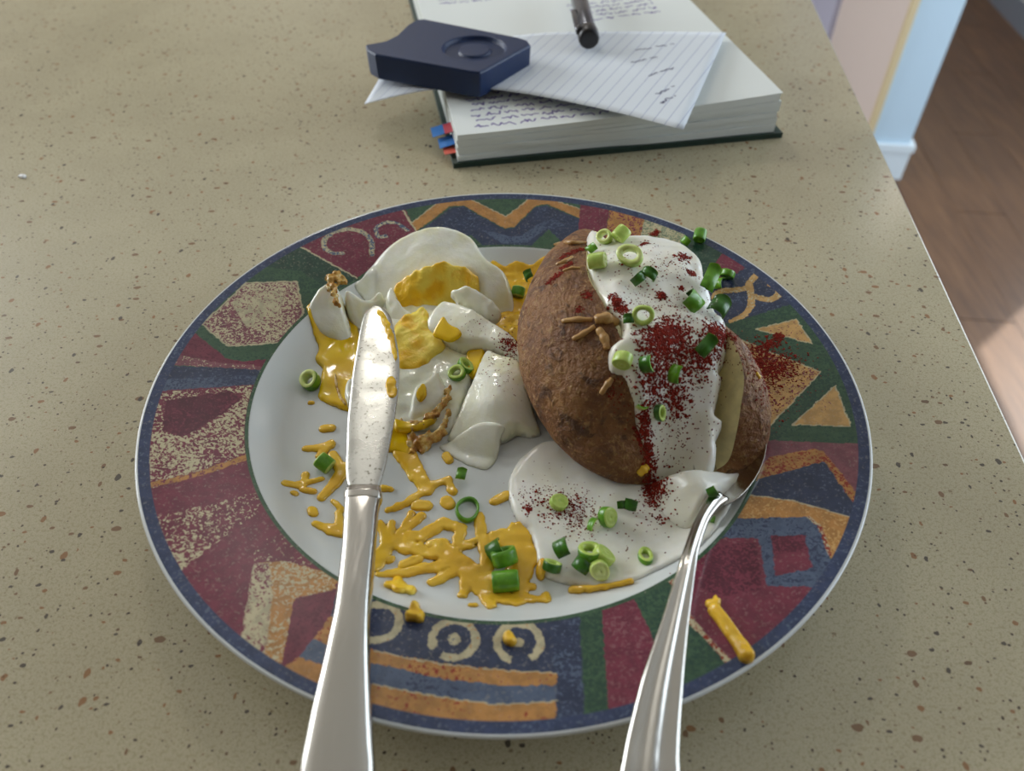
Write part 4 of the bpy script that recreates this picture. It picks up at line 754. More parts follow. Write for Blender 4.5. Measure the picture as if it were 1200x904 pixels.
be = cr_open([(-90.3, 254.7, 15.0), (-67.6, 253.7, 21.0), (-45.2, 255.6, 24.0), (-13.3, 252.4, 26.0), (23.1, 238.4, 27.0), (61.9, 215.1, 29.0), (97.5, 189.1, 31.0)], 40); te = cr_open([(-81.9, 289.2, 21.0), (-32.3, 319.0, 26.0), (14.2, 335.0, 28.0), (61.3, 335.7, 29.5), (107.6, 331.8, 31.0), (147.4, 325.0, 33.0)], 40); V, F = [], []
for i in range(40):
    for j in range(20):
        t = j / 19; p = be[i] * (1 - t) + te[i] * t; p[2] += 1.0 * math.sin(i * .25) * math.sin(math.pi * t) * .4
        uu = float(np.dot(p[:2] - BO, BX)); p[2] = max(p[2], (btop(uu) + .5) if uu > -2 else 0); V.append(tuple(p))
n0 = len(V); V += [(x, y, z - .12) for x, y, z in V]
for i in range(39):
    for j in range(19): a = i * 20 + j; F.append((a, a + 20, a + 21, a + 1)); F.append((n0 + a, n0 + a + 1, n0 + a + 21, n0 + a + 20))
for i in range(39): F.append((i * 20, n0 + i * 20, n0 + i * 20 + 20, i * 20 + 20)); F.append((i * 20 + 19, i * 20 + 39, n0 + i * 20 + 39, n0 + i * 20 + 19))
for j in range(19): F.append((j, j + 1, n0 + j + 1, n0 + j)); F.append((39 * 20 + j, n0 + 39 * 20 + j, n0 + 39 * 20 + j + 1, 39 * 20 + j + 1))
note = tag(make('note_sheet', V, F, M['lined']), 'loose ruled paper sheet lying across the open notebook', 'paper')
NTREE = bvh([note.name])
def on_note(x, y): h = NTREE.ray_cast(Vector((x, y, 200)), Vector((0, 0, -1))); return (x, y, (h[0].z if h[0] else 28) + .15)
sc = [(83.7, 300.8), (110.2, 309.5), (87.1, 260.9), (104.5, 271.2), (78.8, 281.6), (97.3, 289.8), (88.9, 234.4), (100.8, 246.2), (89.9, 223.0), (99.7, 232.1)]
nh = scribble('handwriting', [(sc[0], sc[1]), (sc[4], sc[5]), (sc[2], sc[3]), (sc[6], sc[7]), (sc[8], sc[9])], M['ink2'], note, on_note, 3.2, 5); tag(nh, kind='stuff')

# navy case with a round recess
case = empty('plastic_case', [(-39.6, 294.3, 24.0)][0], 'navy blue plastic case with a round recess on the loose paper', 'case')
ol = np.array([(-90.0, 285.3), (-86.4, 286.7), (-78.2, 290.9), (-71.7, 300.9), (-66.7, 318.6), (-61.9, 327.9), (-56.9, 329.4), (4.7, 298.3), (11.8, 292.7), (13.8, 285.7), (-12.9, 249.1), (-16.8, 244.2), (-21.9, 245.4), (-82.2, 270.5), (-87.8, 277.2)]); cc = np.array([(-21.1, 280.1)][0]); NZ = 40
import bmesh
bm = bmesh.new(); K2 = len(ol)
top_o = [bm.verts.new((x, y, 40)) for x, y in ol]; mid_o = [bm.verts.new((cc[0] * 0 + x + (x - ol[:, 0].mean()) * .012, y + (y - ol[:, 1].mean()) * .012, 38.6)) for x, y in ol]; bot_o = [bm.verts.new((x, y, 24.0)) for x, y in ol]
ringv = lambda r, z: [bm.verts.new((cc[0] + r * math.cos(2 * math.pi * k / NZ), cc[1] + r * math.sin(2 * math.pi * k / NZ), z)) for k in range(NZ)]
r1, r2, r3 = ringv(20, 40), ringv(19, 37.4), ringv(10.5, 37.4); r4, r5 = ringv(10, 38.8), ringv(8.5, 39.0)
for A, B in ((top_o, mid_o), (mid_o, bot_o)):
    for k in range(K2): bm.faces.new((A[k], A[(k + 1) % K2], B[(k + 1) % K2], B[k]))
bm.faces.new(bot_o)
for A, B in ((r1, r2), (r2, r3), (r3, r4), (r4, r5)):
    for k in range(NZ): bm.faces.new((A[k], A[(k + 1) % NZ], B[(k + 1) % NZ], B[k]))
bm.faces.new(r5[::-1])
ed = [bm.edges.get((top_o[k], top_o[(k + 1) % K2])) for k in range(K2)] + [bm.edges.get((r1[k], r1[(k + 1) % NZ])) for k in range(NZ)]
bmesh.ops.triangle_fill(bm, use_beauty=True, use_dissolve=False, edges=ed, normal=(0, 0, 1)); bmesh.ops.recalc_face_normals(bm, faces=bm.faces)
bm.verts.index_update(); Vb = [tuple(v.co) for v in bm.verts]; Fb = [tuple(v.index for v in f.verts) for f in bm.faces]; bm.free()
cb = autosmooth(make('body', Vb, Fb, M['navy'], case)); bevel(cb, .8, 2, 40)
lp = [(-85.9, 284.1), (-77.8, 288.3), (-71.3, 298.2), (-66.2, 314.4)]; pts = [(x, y, 39.0) for x, y in cr_open(lp, 10)]
sweep('red_lining', pts, lambda i: circ(.7, 6), M['tabred'], case)

pen = empty('ballpoint_pen', [(52.2, 309.8, 33.0)][0], 'dark metal pen with a black end and pocket clip on the paper', 'pen')
pa, pb_ = (np.array(q) for q in [(52.6, 303.7, 37.5), (47.3, 490.4, 38.5)]); pd = (pb_ - pa) / np.linalg.norm(pb_ - pa)
pp = lambda d: pa + pd * d
sweep('barrel', [pp(d) for d in (8, 9, 40, 80, 110)], lambda i: circ((5.6, 6.0, 6.0, 6.0, 5.6)[i], 18), M['gunmetal'], pen)
sweep('end_cap', [pp(d) for d in (-3.2, -2.8, -1.5, 8, 9)], lambda i: circ((4.8, 6.2, 6.8, 6.8, 6.4)[i], 18), M['black'], pen)
pside = np.cross(pd, [0, 0, 1]); pside /= np.linalg.norm(pside); off = pside * -6.6 + np.array([0, 0, 3.4])
sweep('clip', [pp(d) + off * m for d, m in ((2, .75), (4, 1.0), (6, 1.15), (36, 1.12), (40, .9))], lambda i: sq(1.6, .6, 12), M['gunmetal'], pen)
sweep('clip_ball', [pp(2) + off * .7, pp(3) + off * .85, pp(7) + off * .85, pp(8) + off * .7], lambda i: circ((1.6, 3.0, 3.0, 1.6)[i], 10), M['black'], pen)
cr = pool('bread_crumb', [(-285.7, 190.8), (-284.6, 192.7), (-281.6, 192.7), (-280.3, 189.8), (-282.3, 188.9)], lambda X, Y: X * 0 + .05, 1.2, M['crumb'], None, .4, .8, .3, 2, 70, smooth=False); tag(cr, 'tiny white crumb on the bare countertop', 'crumb')

# ------------------------------------------------------------------ shredded cheese
def shred(name, caps, label, cat='cheese', group=None, mat='cheese', h=1.1, wob=.5, seed=1, k=None, base=pz):
    f = lambda X, Y: np.minimum.reduce([sdf_cap(X, Y, P_, a, b) for P_, a, b in caps]) + wob * vnoise(X, Y, 1.7, seed)
    P_ = np.vstack([np.asarray(c[0]) for c in caps]); rm = max(max(c[1], c[2]) for c in caps)
    o = hfield(name, f, bbox_of(P_, pad=rm + .5), base, lambda X, Y: h * (1 + .5 * vnoise(X, Y, 3, seed)), M[mat], None, .42, 1.3); return tag(o, label, cat, group)
shred('melted_cheese', [([(-38.2, -23.0), (-32.5, -33.8), (-28.3, -41.3)], 4.2, 2.8), ([(-27.8, -40.7), (-34.9, -47.4), (-40.8, -50.2)], 2.0, 1.4), ([(-27.9, -40.1), (-20.9, -36.7), (-18.7, -42.0)], 1.8, 1.9), ([(-32.7, -51.7), (-35.4, -60.1)], 1.4, 1.5), ([(-28.9, -53.0), (-36.2, -60.6)], 1.8, 1.8), ([(-39.1, -55.9), (-39.0, -64.1)], 1.5, 1.8), ([(-43.1, -56.5), (-40.3, -63.1), (-38.3, -64.1)], 1.8, 2.6), ([(-38.5, -63.1), (-43.0, -72.9)], 2.8, 3.2), ([(-39.3, -63.6), (-31.3, -66.1), (-23.6, -68.5)], 3.0, 2.6), ([(-35.1, -62.1), (-28.4, -61.1), (-21.0, -55.9), (-14.8, -58.5), (-15.8, -64.1)], 2.6, 2.2), ([(-21.2, -66.1), (-15.9, -70.9), (-8.9, -77.6)], 3.8, 4.2), ([(-8.9, -77.6), (-5.9, -83.0), (-3.8, -89.1)], 4.0, 1.8), ([(-40.8, -77.1), (-30.5, -74.8), (-17.4, -72.4)], 1.5, 2.6), ([(-23.2, -79.4), (-16.5, -74.8)], 1.8, 2.2), ([(-19.4, -68.0), (-11.1, -65.1)], 1.5, 1.2), ([(-8.7, -52.7), (-7.1, -63.1), (-5.3, -73.8)], 1.9, 2.4), ([(-12.2, -77.6), (-12.9, -84.1)], 2.4, 1.7), ([(-10.7, -75.7), (-2.4, -79.4), (5.8, -80.3)], 4.0, 3.4), ([(-0.9, -61.0), (3.4, -66.0), (6.7, -71.9), (4.2, -77.5)], 3.0, 5.0), ([(5.1, -59.0), (8.0, -69.9)], 4.0, 4.0), ([(-3.5, -61.0), (-2.8, -65.0)], 2.0, 1.6), ([(-4.7, -82.1), (0.1, -84.8), (5.0, -86.8)], 4.0, 2.2), ([(4.2, -84.4), (13.4, -86.4), (13.8, -84.3)], 2.0, 1.6), ([(5.8, -80.3), (9.5, -80.5)], 2.2, 1.6), ([(-16.0, -68.0), (-12.8, -64.1), (-9.4, -63.1)], 1.6, 1.3)], 'lacy patch of melted orange cheese right of the knife', h=1.1, wob=1.0, seed=2)
SH = 'stray cheese shreds on the white plate'
shred('cheese_shred', [([(-75.8, -21.8), (-70.6, -21.6), (-66.9, -19.9)], 1.5, 2.4), ([(-67.5, -20.6), (-69.9, -25.5)], 2.2, 1.5)], 'forked cheese shred above the green onion tube left of the knife', group=SH, seed=3)
shred('cheese_shred', [([(-64.9, -24.9), (-61.0, -31.5)], 2.0, 2.4), ([(-59.6, -31.5), (-61.8, -37.9), (-65.6, -44.7)], 3.0, 1.8)], 'bent cheese shred hooked around the green onion tube', group=SH, seed=4)
shred('cheese_shred', [([(-78.9, -40.2), (-73.3, -39.9), (-73.4, -34.5)], 1.6, 1.5), ([(-74.8, -39.1), (-67.1, -36.2)], 1.6, 1.0), ([(-73.0, -41.3), (-68.8, -42.1)], 1.5, 1.2)], 'branching cheese shred near the maroon and cream rim', group=SH, seed=5)
shred('cheese_shred', [([(-65.2, -57.0), (-59.6, -58.9), (-55.4, -58.6)], 1.6, 3.6), ([(-58.6, -51.7), (-57.2, -57.0)], 1.4, 2.0), ([(-61.3, -46.3), (-57.4, -50.1)], 1.0, 1.2)], 'wide cheese flake touching the left edge of the knife handle', group=SH, seed=6)
for nm, caps, sd in (('small oval cheese drop above the forked shred', [([(-70.7, -11.6), (-67.6, -11.4)], 2.0, 1.8)], 7), ('round cheese crumb left of the knife handle', [([(-67.9, -50.7), (-67.3, -52.0)], 1.9, 1.9)], 8), ('oval cheese drop at the bend of the lacy cheese', [([(-30.8, -48.2), (-27.5, -48.5)], 2.6, 2.2)], 9), ('round cheese drop beside the large onion ring', [([(-20.7, -46.5), (-19.6, -47.8)], 2.6, 2.4)], 10), ('short cheese strip against the sour cream pool', [([(-3.6, -46.4), (1.1, -43.8)], 1.8, 2.2)], 11), ('cheese fleck under the tip of the egg fold', [([(-22.0, -25.4), (-20.7, -27.6)], 2.0, 1.8)], 12), ('cheese crumb between two strands of the lacy cheese', [([(-25.1, -64.7), (-22.8, -64.5)], 2.0, 2.4)], 13), ('stubby cheese shred lying above the long lower strand', [([(-33.4, -72.7), (-28.5, -70.2)], 2.0, 1.8)], 14), ('tiny cheese dot under the crossing strands', [([(-38.5, -70.4), (-37.8, -70.4)], 1.8, 1.6)], 15), ('cheese fleck touching the right edge of the knife collar', [([(-44.1, -40.7), (-41.3, -41.2)], 1.5, 1.2)], 16), ('tiny cheese dot below the branching shred', [([(-75.4, -44.1), (-75.0, -44.1)], 1.2, 1.2)], 17), ('tiny cheese dot beside the runny yolk', [([(-78.7, 2.3), (-77.7, 2.3)], 1.2, 1.0)], 18), ('faint cheese fleck near the lower edge of the white well', [([(-10.1, -88.9), (-8.9, -88.9)], 1.2, 1.2)], 19)):
    shred('cheese_shred', caps, nm, group=SH, seed=sd, wob=.4)
shred('egg_yolk_bit', [([(-36.3, -82.2), (-33.0, -82.6), (-29.7, -83.8)], 2.0, 2.0), ([(-34.2, -79.4), (-33.0, -83.1)], 1.8, 3.0)], 'bright yellow yolk bit near the knife handle on the plate', 'egg yolk', None, 'yolk_cooked', 2.2, .9, 21)
shred('cheese_shred', [([(22.7, -82.4), (30.3, -82.7), (40.9, -81.4)], 1.6, 1.2), ([(13.0, -72.5), (12.4, -76.7)], 2.0, 1.6)], 'cheese strip peeking from under the sour cream pool', group=SH, seed=22, h=2.4)
RS = 'cheese bits on the patterned rim'
shred('cheese_shred', [([(-26.8, -93.2), (-26.7, -95.8), (-25.3, -97.0)], 1.6, 2.0), ([(-28.1, -97.1), (-26.0, -97.3)], 1.5, 1.5)], 'curled cheese bit on the navy rim between two rings', group=RS, seed=23, h=4.0)
shred('cheese_shred', [([(1.9, -103.9), (2.4, -105.1)], 1.7, 1.9)], 'cheese crumb on the ring motif of the navy rim', group=RS, seed=24, h=3.0)
shred('cheese_shred', [([(63.5, -96.2), (66.0, -102.7), (68.1, -108.4), (69.0, -112.6)], 1.8, 2.2)], 'long cheese shred on the maroon rim right of the spoon', group=RS, seed=25, h=3.6, wob=.2)
shred('cheese_shred', [([(63.2, -94.0), (65.7, -93.0)], 1.8, .8), ([(64.9, -91.6), (64.5, -93.8)], .7, 1.6)], 'tiny cheese chip above the long shred on the maroon rim', group=RS, seed=26, h=2.0)
# baked-on cheese strands and scraps on the potato skin
def strand(name, hits, r, mat, label, cat, group=None):
    pts = []
    for q_ in cr_open([h[:6] for h in hits], max(6, 4 * len(hits))): n_ = Vector(q_[3:6]).normalized(); pts.append(Vector(q_[:3]) + n_ * r * .15)
    m_ = len(pts); return tag(sweep(name, pts, lambda i: circ(r * (.5 + .35 * math.sin(math.pi * (i + .6) / m_)) * (1 + .12 * math.sin(i * 1.3)), 8), M[mat], None), label, cat, group)
PS = 'baked-on cheese strands on the potato skin'
for hh, r, lb in (([(20.7, -1.5, 53.4, -0.55, -0.29, 0.78), (25.7, -2.9, 55.4, -0.34, -0.35, 0.87), (31.0, -4.2, 56.4, -0.20, -0.33, 0.92)], 1.3, 'upper straight cheese strand baked on the potato skin'), ([(24.1, -9.4, 51.8, -0.35, -0.52, 0.78), (27.6, -8.7, 53.6, -0.25, -0.45, 0.86), (31.8, -6.8, 55.6, -0.20, -0.40, 0.90)], 1.3, 'slanted cheese strand baked below the straight one on the skin'), ([(31.9, -4.7, 56.5, -0.20, -0.33, 0.92), (35.7, -4.5, 57.1, -0.11, -0.28, 0.96), (40.2, -3.7, 54.9, -0.82, -0.55, 0.16)], 2.6, 'thick cheese clump at the cut edge of the potato skin'), ([(32.9, -7.9, 55.3, -0.21, -0.40, 0.89), (34.8, -11.2, 54.2, -0.22, -0.48, 0.85), (35.8, -15.1, 52.2, -0.21, -0.52, 0.83)], 2.0, 'cheese strand hanging down the skin below the thick clump'), ([(23.3, 98.5, 17.2, -0.05, -0.19, 0.98), (25.7, 55.0, 48.1, -0.20, 0.36, 0.91), (33.4, 54.4, 48.5, 0.12, 0.28, 0.95)], 1.1, 'thin cheese strand along the top end of the potato'), ([(19.9, 31.6, 53.8, -0.35, 0.26, 0.90), (23.2, 32.9, 54.5, -0.23, 0.22, 0.95), (26.4, 36.2, 54.2, -0.06, 0.24, 0.97)], 1.1, 'short pale cheese strand near the top end of the potato'), ([(22.1, 24.4, 56.3, -0.26, 0.17, 0.95), (25.4, 25.5, 56.7, -0.10, 0.25, 0.96), (28.6, 25.3, 56.9, 0.03, 0.24, 0.97)], .9, 'short brown cheese strand under the pale one near the top end'), ([(33.4, -26.3, 41.7, -0.14, -0.79, 0.60), (35.7, -24.3, 44.6, -0.10, -0.74, 0.66), (37.4, -23.2, 46.1, -0.15, -0.72, 0.68)], 1.4, 'faint cheese strand low on the left skin of the potato')):
    strand('cheese_strand', hh, r, 'cheese_baked', lb, 'cheese', PS)
strand('cheese_strand', [(89.0, -16.5, 42.6, 0.69, -0.33, 0.65), (90.2, -17.0, 41.0, 0.74, -0.26, 0.62), (90.5, -17.4, 40.5, 0.72, -0.23, 0.66)], .9, 'cheese', 'tiny cheese fleck on the right edge of the potato skin', 'cheese', PS)
strand('potato_shred', [(47.9, -40.3, 15.1, 0.22, -0.93, 0.30), (49.7, -39.2, 16.7, 0.26, -0.89, 0.37), (51.2, -38.4, 17.6, 0.29, -0.88, 0.37)], 2.0, 'cheese', 'orange shred at the front tip of the left potato half', 'cheese', PS)

# ------------------------------------------------------------------ sliced green onion
def frame(n, az):
    n = Vector(n).normalized(); a = Vector((math.cos(R(az)), math.sin(R(az)), 0)); a = (a - n * a.dot(n)).normalized(); return a, n.cross(a), n
def onion(kind, h, r, ln, az, lean, m1, m2, label, lift=0.0, ell=1.0, arc=150):
    """kind ring / slice: axis leans from the surface normal (lean 0) to lying flat (lean 90); chip: curved leaf piece"""
    a, b, n = frame(h[3:6], az); ax = (n * math.cos(R(lean)) + a * math.sin(R(lean))).normalized(); sd = ax.cross(b).normalized()
    if sd.dot(n) < 0: sd = -sd
    hgt = r * abs(math.sin(R(lean))) + ln / 2 * abs(math.cos(R(lean))); c = Vector(h[:3]) + n * (hgt * .8 + lift); V, F, mi = [], [], []; k = 22
    P_ = lambda x, y, z: tuple(c + b * x + sd * y + ax * z)
    if kind == 'chip':
        m = 14; th = .55
        for j in range(2):
            for i in range(m + 1):
                an = R(-arc / 2 + arc * i / m); rr = r - th * j; tp = 1 - .25 * abs(i / m - .5)
                for z in (-ln / 2, 0, ln / 2): V.append(P_(rr * ell * math.sin(an), rr * math.cos(an) - r * .5, z * tp))
        ix = lambda j, i, q_: j * (m + 1) * 3 + i * 3 + q_
        for i in range(m):
            for q_ in range(2): F.append((ix(0, i, q_), ix(0, i + 1, q_), ix(0, i + 1, q_ + 1), ix(0, i, q_ + 1))); mi.append(0); F.append((ix(1, i, q_), ix(1, i, q_ + 1), ix(1, i + 1, q_ + 1), ix(1, i + 1, q_))); mi.append(1)
            for q_, fl in ((0, 1), (2, 0)): F.append((ix(0, i, q_), ix(1, i, q_), ix(1, i + 1, q_), ix(0, i + 1, q_))); mi.append(1)
        for i in (0, m):
            for q_ in range(2): F.append((ix(0, i, q_), ix(0, i, q_ + 1), ix(1, i, q_ + 1), ix(1, i, q_))); mi.append(1)
    else:
        prof = [(1, -.5, 0), (1.03, -.25, 0), (1.03, .25, 0), (1, .5, 0)]
        if kind == 'ring': t = .42 if m2 != 'thin' else .2; prof += [(1 - t * .5, .53, 1), (1 - t, .46, 1), (1 - t, -.46, 1), (1 - t * .5, -.53, 1)]
        else: prof += [(.93, .58, 1), (.72, .56, 1), (.64, .50, 1), (.46, .60, 1), (.22, .58, 1), (.01, .50, 1), (.01, -.5, 1), (.6, -.56, 1), (.93, -.57, 1)]
        mm = len(prof)
        for q_, zz, s_ in prof:
            for i in range(k): t = 2 * math.pi * i / k; w_ = 1 + .05 * math.sin(2 * t + r * 9) + .03 * math.sin(3 * t + ln * 5); V.append(P_(r * q_ * ell * math.cos(t) * w_, r * q_ / ell * math.sin(t) * w_, ln * zz))
        for e in range(mm):
            for i in range(k): F.append((e * k + i, e * k + (i + 1) % k, ((e + 1) % mm) * k + (i + 1) % k, ((e + 1) % mm) * k + i)); mi.append(0 if max(prof[e][2], prof[(e + 1) % mm][2]) == 0 else 1)
    mats = [M[m1], M[m2 if m2 != 'thin' else m1]]
    o = make('green_onion_slice' if kind != 'chip' else 'green_onion_piece', V, F, mats, None, True, mi, False)
    return tag(o, label, 'green onion', 'chopped green onion on the plate')
OG, OD, OP, OC = 'on_green', 'on_dark', 'on_pale', 'on_core'
for kind, hh, r, ln, az, lean, m1, m2, lb, kw in (
    ('ring', [(-80.0, 12.3, 7.0, 0.00, 0.00, 1.00)], 3.9, 4.6, 240, 25, OG, OC, 'pale green onion ring beside the runny yolk', {}),
    ('slice', [(-66.5, -31.3, 7.0, 0.00, 0.00, 1.00)], 3.0, 5.0, 150, 70, OG, OP, 'short green onion tube among the cheese left of the knife', {}),
    ('ring', [(-19.8, 11.6, 13.3, 0.15, -0.16, 0.98)], 3.4, 2.6, 200, 25, OG, OP, 'curled green onion ring on the egg, left half of the pair', {}),
    ('ring', [(-16.5, 16.1, 12.8, 0.11, -0.02, 0.99)], 3.4, 2.6, 20, 25, OG, OP, 'curled green onion ring on the egg, right half of the pair', {'ell': 1.15}),
    ('chip', [(-15.7, -36.0, 7.0, 0.00, 0.00, 1.00)], 2.6, 5.0, 80, 80, OG, OP, 'small upright green onion chip on bare white plate', {'arc': 90}),
    ('ring', [(-12.9, -50.9, 7.0, 0.00, 0.00, 1.00)], 4.6, 2.0, 0, 8, OG, 'thin', 'large thin green onion ring at the start of a cheese strand', {'ell': 1.15}),
    ('chip', [(-2.9, -69.0, 7.0, 0.00, 0.00, 1.00)], 4.0, 5.5, 20, 60, OD, OG, 'curved dark leaf on the left of the onion cluster in the cheese', {'arc': 170}),
    ('ring', [(0.3, -71.7, 7.0, 0.00, 0.00, 1.00)], 4.2, 5.0, 110, 45, OG, OG, 'green onion ring leaning in the cluster on the lacy cheese', {}),
    ('slice', [(0.7, -80.4, 7.0, 0.00, 0.00, 1.00)], 3.4, 7.5, 5, 88, OG, OG, 'green onion tube lying lowest in the cluster on the cheese', {}),
    ('chip', [(41.0, -51.2, 9.6, 0.07, 0.04, 1.00)], 2.2, 3.0, 100, 50, OD, OD, 'tiny dark leaf chip in the cream under the potato tip', {'arc': 100}),
    ('chip', [(44.2, -51.8, 9.5, 0.04, 0.12, 0.99)], 2.8, 4.2, 70, 40, OD, OD, 'triangular dark leaf chip in the cream beside a tiny one', {'arc': 110}),
    ('slice', [(35.7, -56.6, 9.6, 0.02, -0.08, 1.00)], 3.4, 3.0, 320, 50, OG, OP, 'pale green onion slice tilted in the cream pool', {}),
    ('chip', [(30.5, -59.4, 9.5, 0.01, -0.05, 1.00)], 3.2, 2.2, 330, 70, OG, OP, 'thin green onion sliver beside the tilted slice in the cream', {'arc': 130}),
    ('slice', [(19.4, -49.8, 9.7, -0.01, -0.03, 1.00)], 3.2, 2.0, 0, 20, OP, OP, 'cream-coated onion slice dusted red with paprika', {}),
    ('chip', [(19.2, -69.2, 9.3, 0.01, 0.03, 1.00)], 3.6, 5.0, 10, 60, OD, OD, 'folded dark leaf at the left of the pool cluster', {'arc': 150}),
    ('ring', [(16.4, -75.7, 9.3, -0.17, -0.07, 0.98)], 2.9, 3.0, 60, 50, OD, OP, 'small dark onion ring at the lower left rim of the cream', {}),
    ('ring', [(28.5, -71.6, 9.6, 0.01, 0.05, 1.00)], 4.0, 3.0, 90, 20, OG, OP, 'pale green onion ring on top of the pool cluster', {'lift': 1.5}),
    ('slice', [(32.9, -72.6, 9.6, 0.04, 0.00, 1.00)], 3.6, 3.0, 30, 40, OP, OP, 'pale onion slice on the right of the pool cluster', {'lift': .5}),
    ('slice', [(31.6, -78.3, 9.9, -0.13, 0.17, 0.98)], 3.2, 3.5, 280, 60, OP, OC, 'pale onion slice lowest in the pool cluster', {}),
    ('chip', [(25.6, -76.1, 9.5, -0.03, 0.04, 1.00)], 3.4, 4.5, 45, 60, OD, OD, 'dark leaf piece under the rings of the pool cluster', {'arc': 140}),
    ('ring', [(47.3, -72.1, 10.3, -0.17, 0.29, 0.94)], 3.0, 1.8, 0, 12, OG, OP, 'small lone onion ring in the cream left of the spoon neck', {'ell': 1.2}),
    ('chip', [(69.0, -53.4, 22.0, 0.51, -0.54, 0.67)], 3.0, 3.4, 60, 40, OD, OD, 'dark leaf chip in the cream at the spoon neck', {'arc': 110}),
    ('chip', [(71.0, -60.6, 15.0, -0.34, 0.26, 0.90)], 2.2, 2.6, 30, 30, OG, OG, 'small green chip between the spoon neck and the plate rim', {'arc': 100}),
    ('chip', [(11.2, 34.0, 45.5, -0.83, 0.19, 0.52)], 2.6, 4.0, 60, 50, OD, OG, 'dark green chip stuck in the yolk and cheese sauce', {'arc': 140}),
    ('slice', [(5.9, 70.4, 7.6, -0.11, -0.01, 0.99)], 3.0, 4.0, 70, 60, OG, OP, 'pale onion slice half sunk in the yolk sauce', {}),
    ('ring', [(40.6, 47.9, 52.9, -0.24, 0.28, 0.93)], 3.0, 3.4, 250, 45, OP, OC, 'hollow pale onion ring at the back of the cream heap', {}),
    ('slice', [(46.3, 46.4, 55.6, -0.13, -0.03, 0.99)], 3.0, 4.6, 40, 70, OP, OP, 'pale green onion stub at the back of the cream heap', {}),
    ('chip', [(34.5, 40.4, 53.2, -0.28, 0.24, 0.93)], 2.6, 4.0, 20, 75, OG, OG, 'bright green chip at the left edge of the cream heap', {'arc': 160}),
    ('slice', [(35.2, 24.7, 58.9, -0.26, -0.09, 0.96)], 2.9, 5.6, 350, 86, OP, OC, 'pale yellow-green onion tube lying on the potato ridge', {}),
    ('ring', [(46.6, 24.9, 60.0, 0.04, 0.04, 1.00)], 4.4, 3.4, 240, 35, OP, OC, 'large pale onion ring with red specks on the cream heap', {'ell': 1.1}),
    ('chip', [(49.6, 13.7, 59.3, -0.23, -0.21, 0.95)], 2.8, 3.6, 130, 55, OD, OD, 'curled dark leaf on the cream, left of two', {'arc': 190}),
    ('chip', [(52.2, 15.0, 59.5, 0.10, 0.04, 0.99)], 3.0, 4.2, 60, 60, OD, OG, 'curled dark leaf on the cream, right of two', {'arc': 190}),
    ('ring', [(47.4, -7.6, 58.9, 0.13, -0.17, 0.98)], 3.6, 3.6, 250, 50, OP, OP, 'translucent pale onion ring beside the paprika patch', {}),
    ('chip', [(43.4, -8.7, 59.1, -0.28, -0.19, 0.94)], 2.2, 3.6, 80, 70, OD, OD, 'narrow dark chip tucked left of the translucent ring', {'arc': 120}),
    ('slice', [(40.8, -20.7, 53.0, -0.27, -0.79, 0.55)], 3.4, 3.4, 250, 50, OP, OP, 'bright yellow-green onion slice on the cream drip', {}),
    ('chip', [(47.7, -22.0, 51.9, 0.13, -0.74, 0.66)], 3.4, 4.5, 20, 40, OD, OG, 'green leaf chip under paprika below the dark patch', {'arc': 120}),
    ('chip', [(57.9, -20.9, 46.8, 0.24, -0.80, 0.55)], 3.6, 4.0, 340, 40, OG, OD, 'green leaf chip under paprika in the middle of the slit', {'arc': 130}),
    ('ring', [(53.3, -29.0, 36.0, 0.35, -0.83, 0.43)], 2.7, 2.2, 30, 30, OD, OP, 'small dark onion ring in the cream of the slit', {'ell': 1.2}),
    ('chip', [(47.3, -29.3, 40.6, -0.08, -0.90, 0.43)], 2.8, 4.5, 80, 30, OP, OG, 'pale onion chip against the left wall of the slit', {'arc': 90}),
    ('chip', [(84.5, 91.8, 21.9, -0.13, -0.15, 0.98)], 2.8, 3.6, 30, 55, OG, OD, 'green leaf chip at the upper right of the cream heap', {'arc': 130}),
    ('slice', [(91.5, 94.1, 23.3, -0.14, -0.14, 0.98)], 2.8, 5.0, 70, 80, OG, OG, 'green onion tube on the plate rim behind the potato', {}),
    ('chip', [(73.7, 16.3, 55.8, 0.41, -0.19, 0.89)], 3.6, 13.0, 70, 78, OG, OD, 'long upright green leaf on the right of the cream heap', {'arc': 100, 'lift': .5}),
    ('chip', [(67.4, 3.9, 54.9, 0.20, 0.11, 0.97)], 4.0, 6.5, 160, 60, OG, OD, 'broad curled green leaf left of the long upright one', {'arc': 200}),
    ('chip', [(76.3, 4.4, 52.2, 0.41, 0.07, 0.91)], 3.6, 9.0, 60, 70, OD, OD, 'dark leaf hanging below the long upright green leaf', {'arc': 160}),
    ('chip', [(68.9, -12.9, 51.1, 0.30, -0.52, 0.80)], 3.0, 9.0, 60, 80, OD, OD, 'narrow dark leaf strip running into the red paprika', {'arc': 110}),
    ('ring', [(99.4, 66.1, 20.9, -0.16, -0.11, 0.98)], 3.3, 3.0, 60, 60, OG, OD, 'green onion ring on the navy rim beside the gold scroll', {'lift': .6}),
    ('chip', [(95.4, 62.5, 19.8, -0.17, -0.11, 0.98)], 3.0, 4.0, 330, 60, OG, OD, 'curled green leaf on the navy rim left of the ring', {'arc': 180}),
):
    onion(kind, hh[0], r, ln, az, lean, m1, m2, lb, **kw)

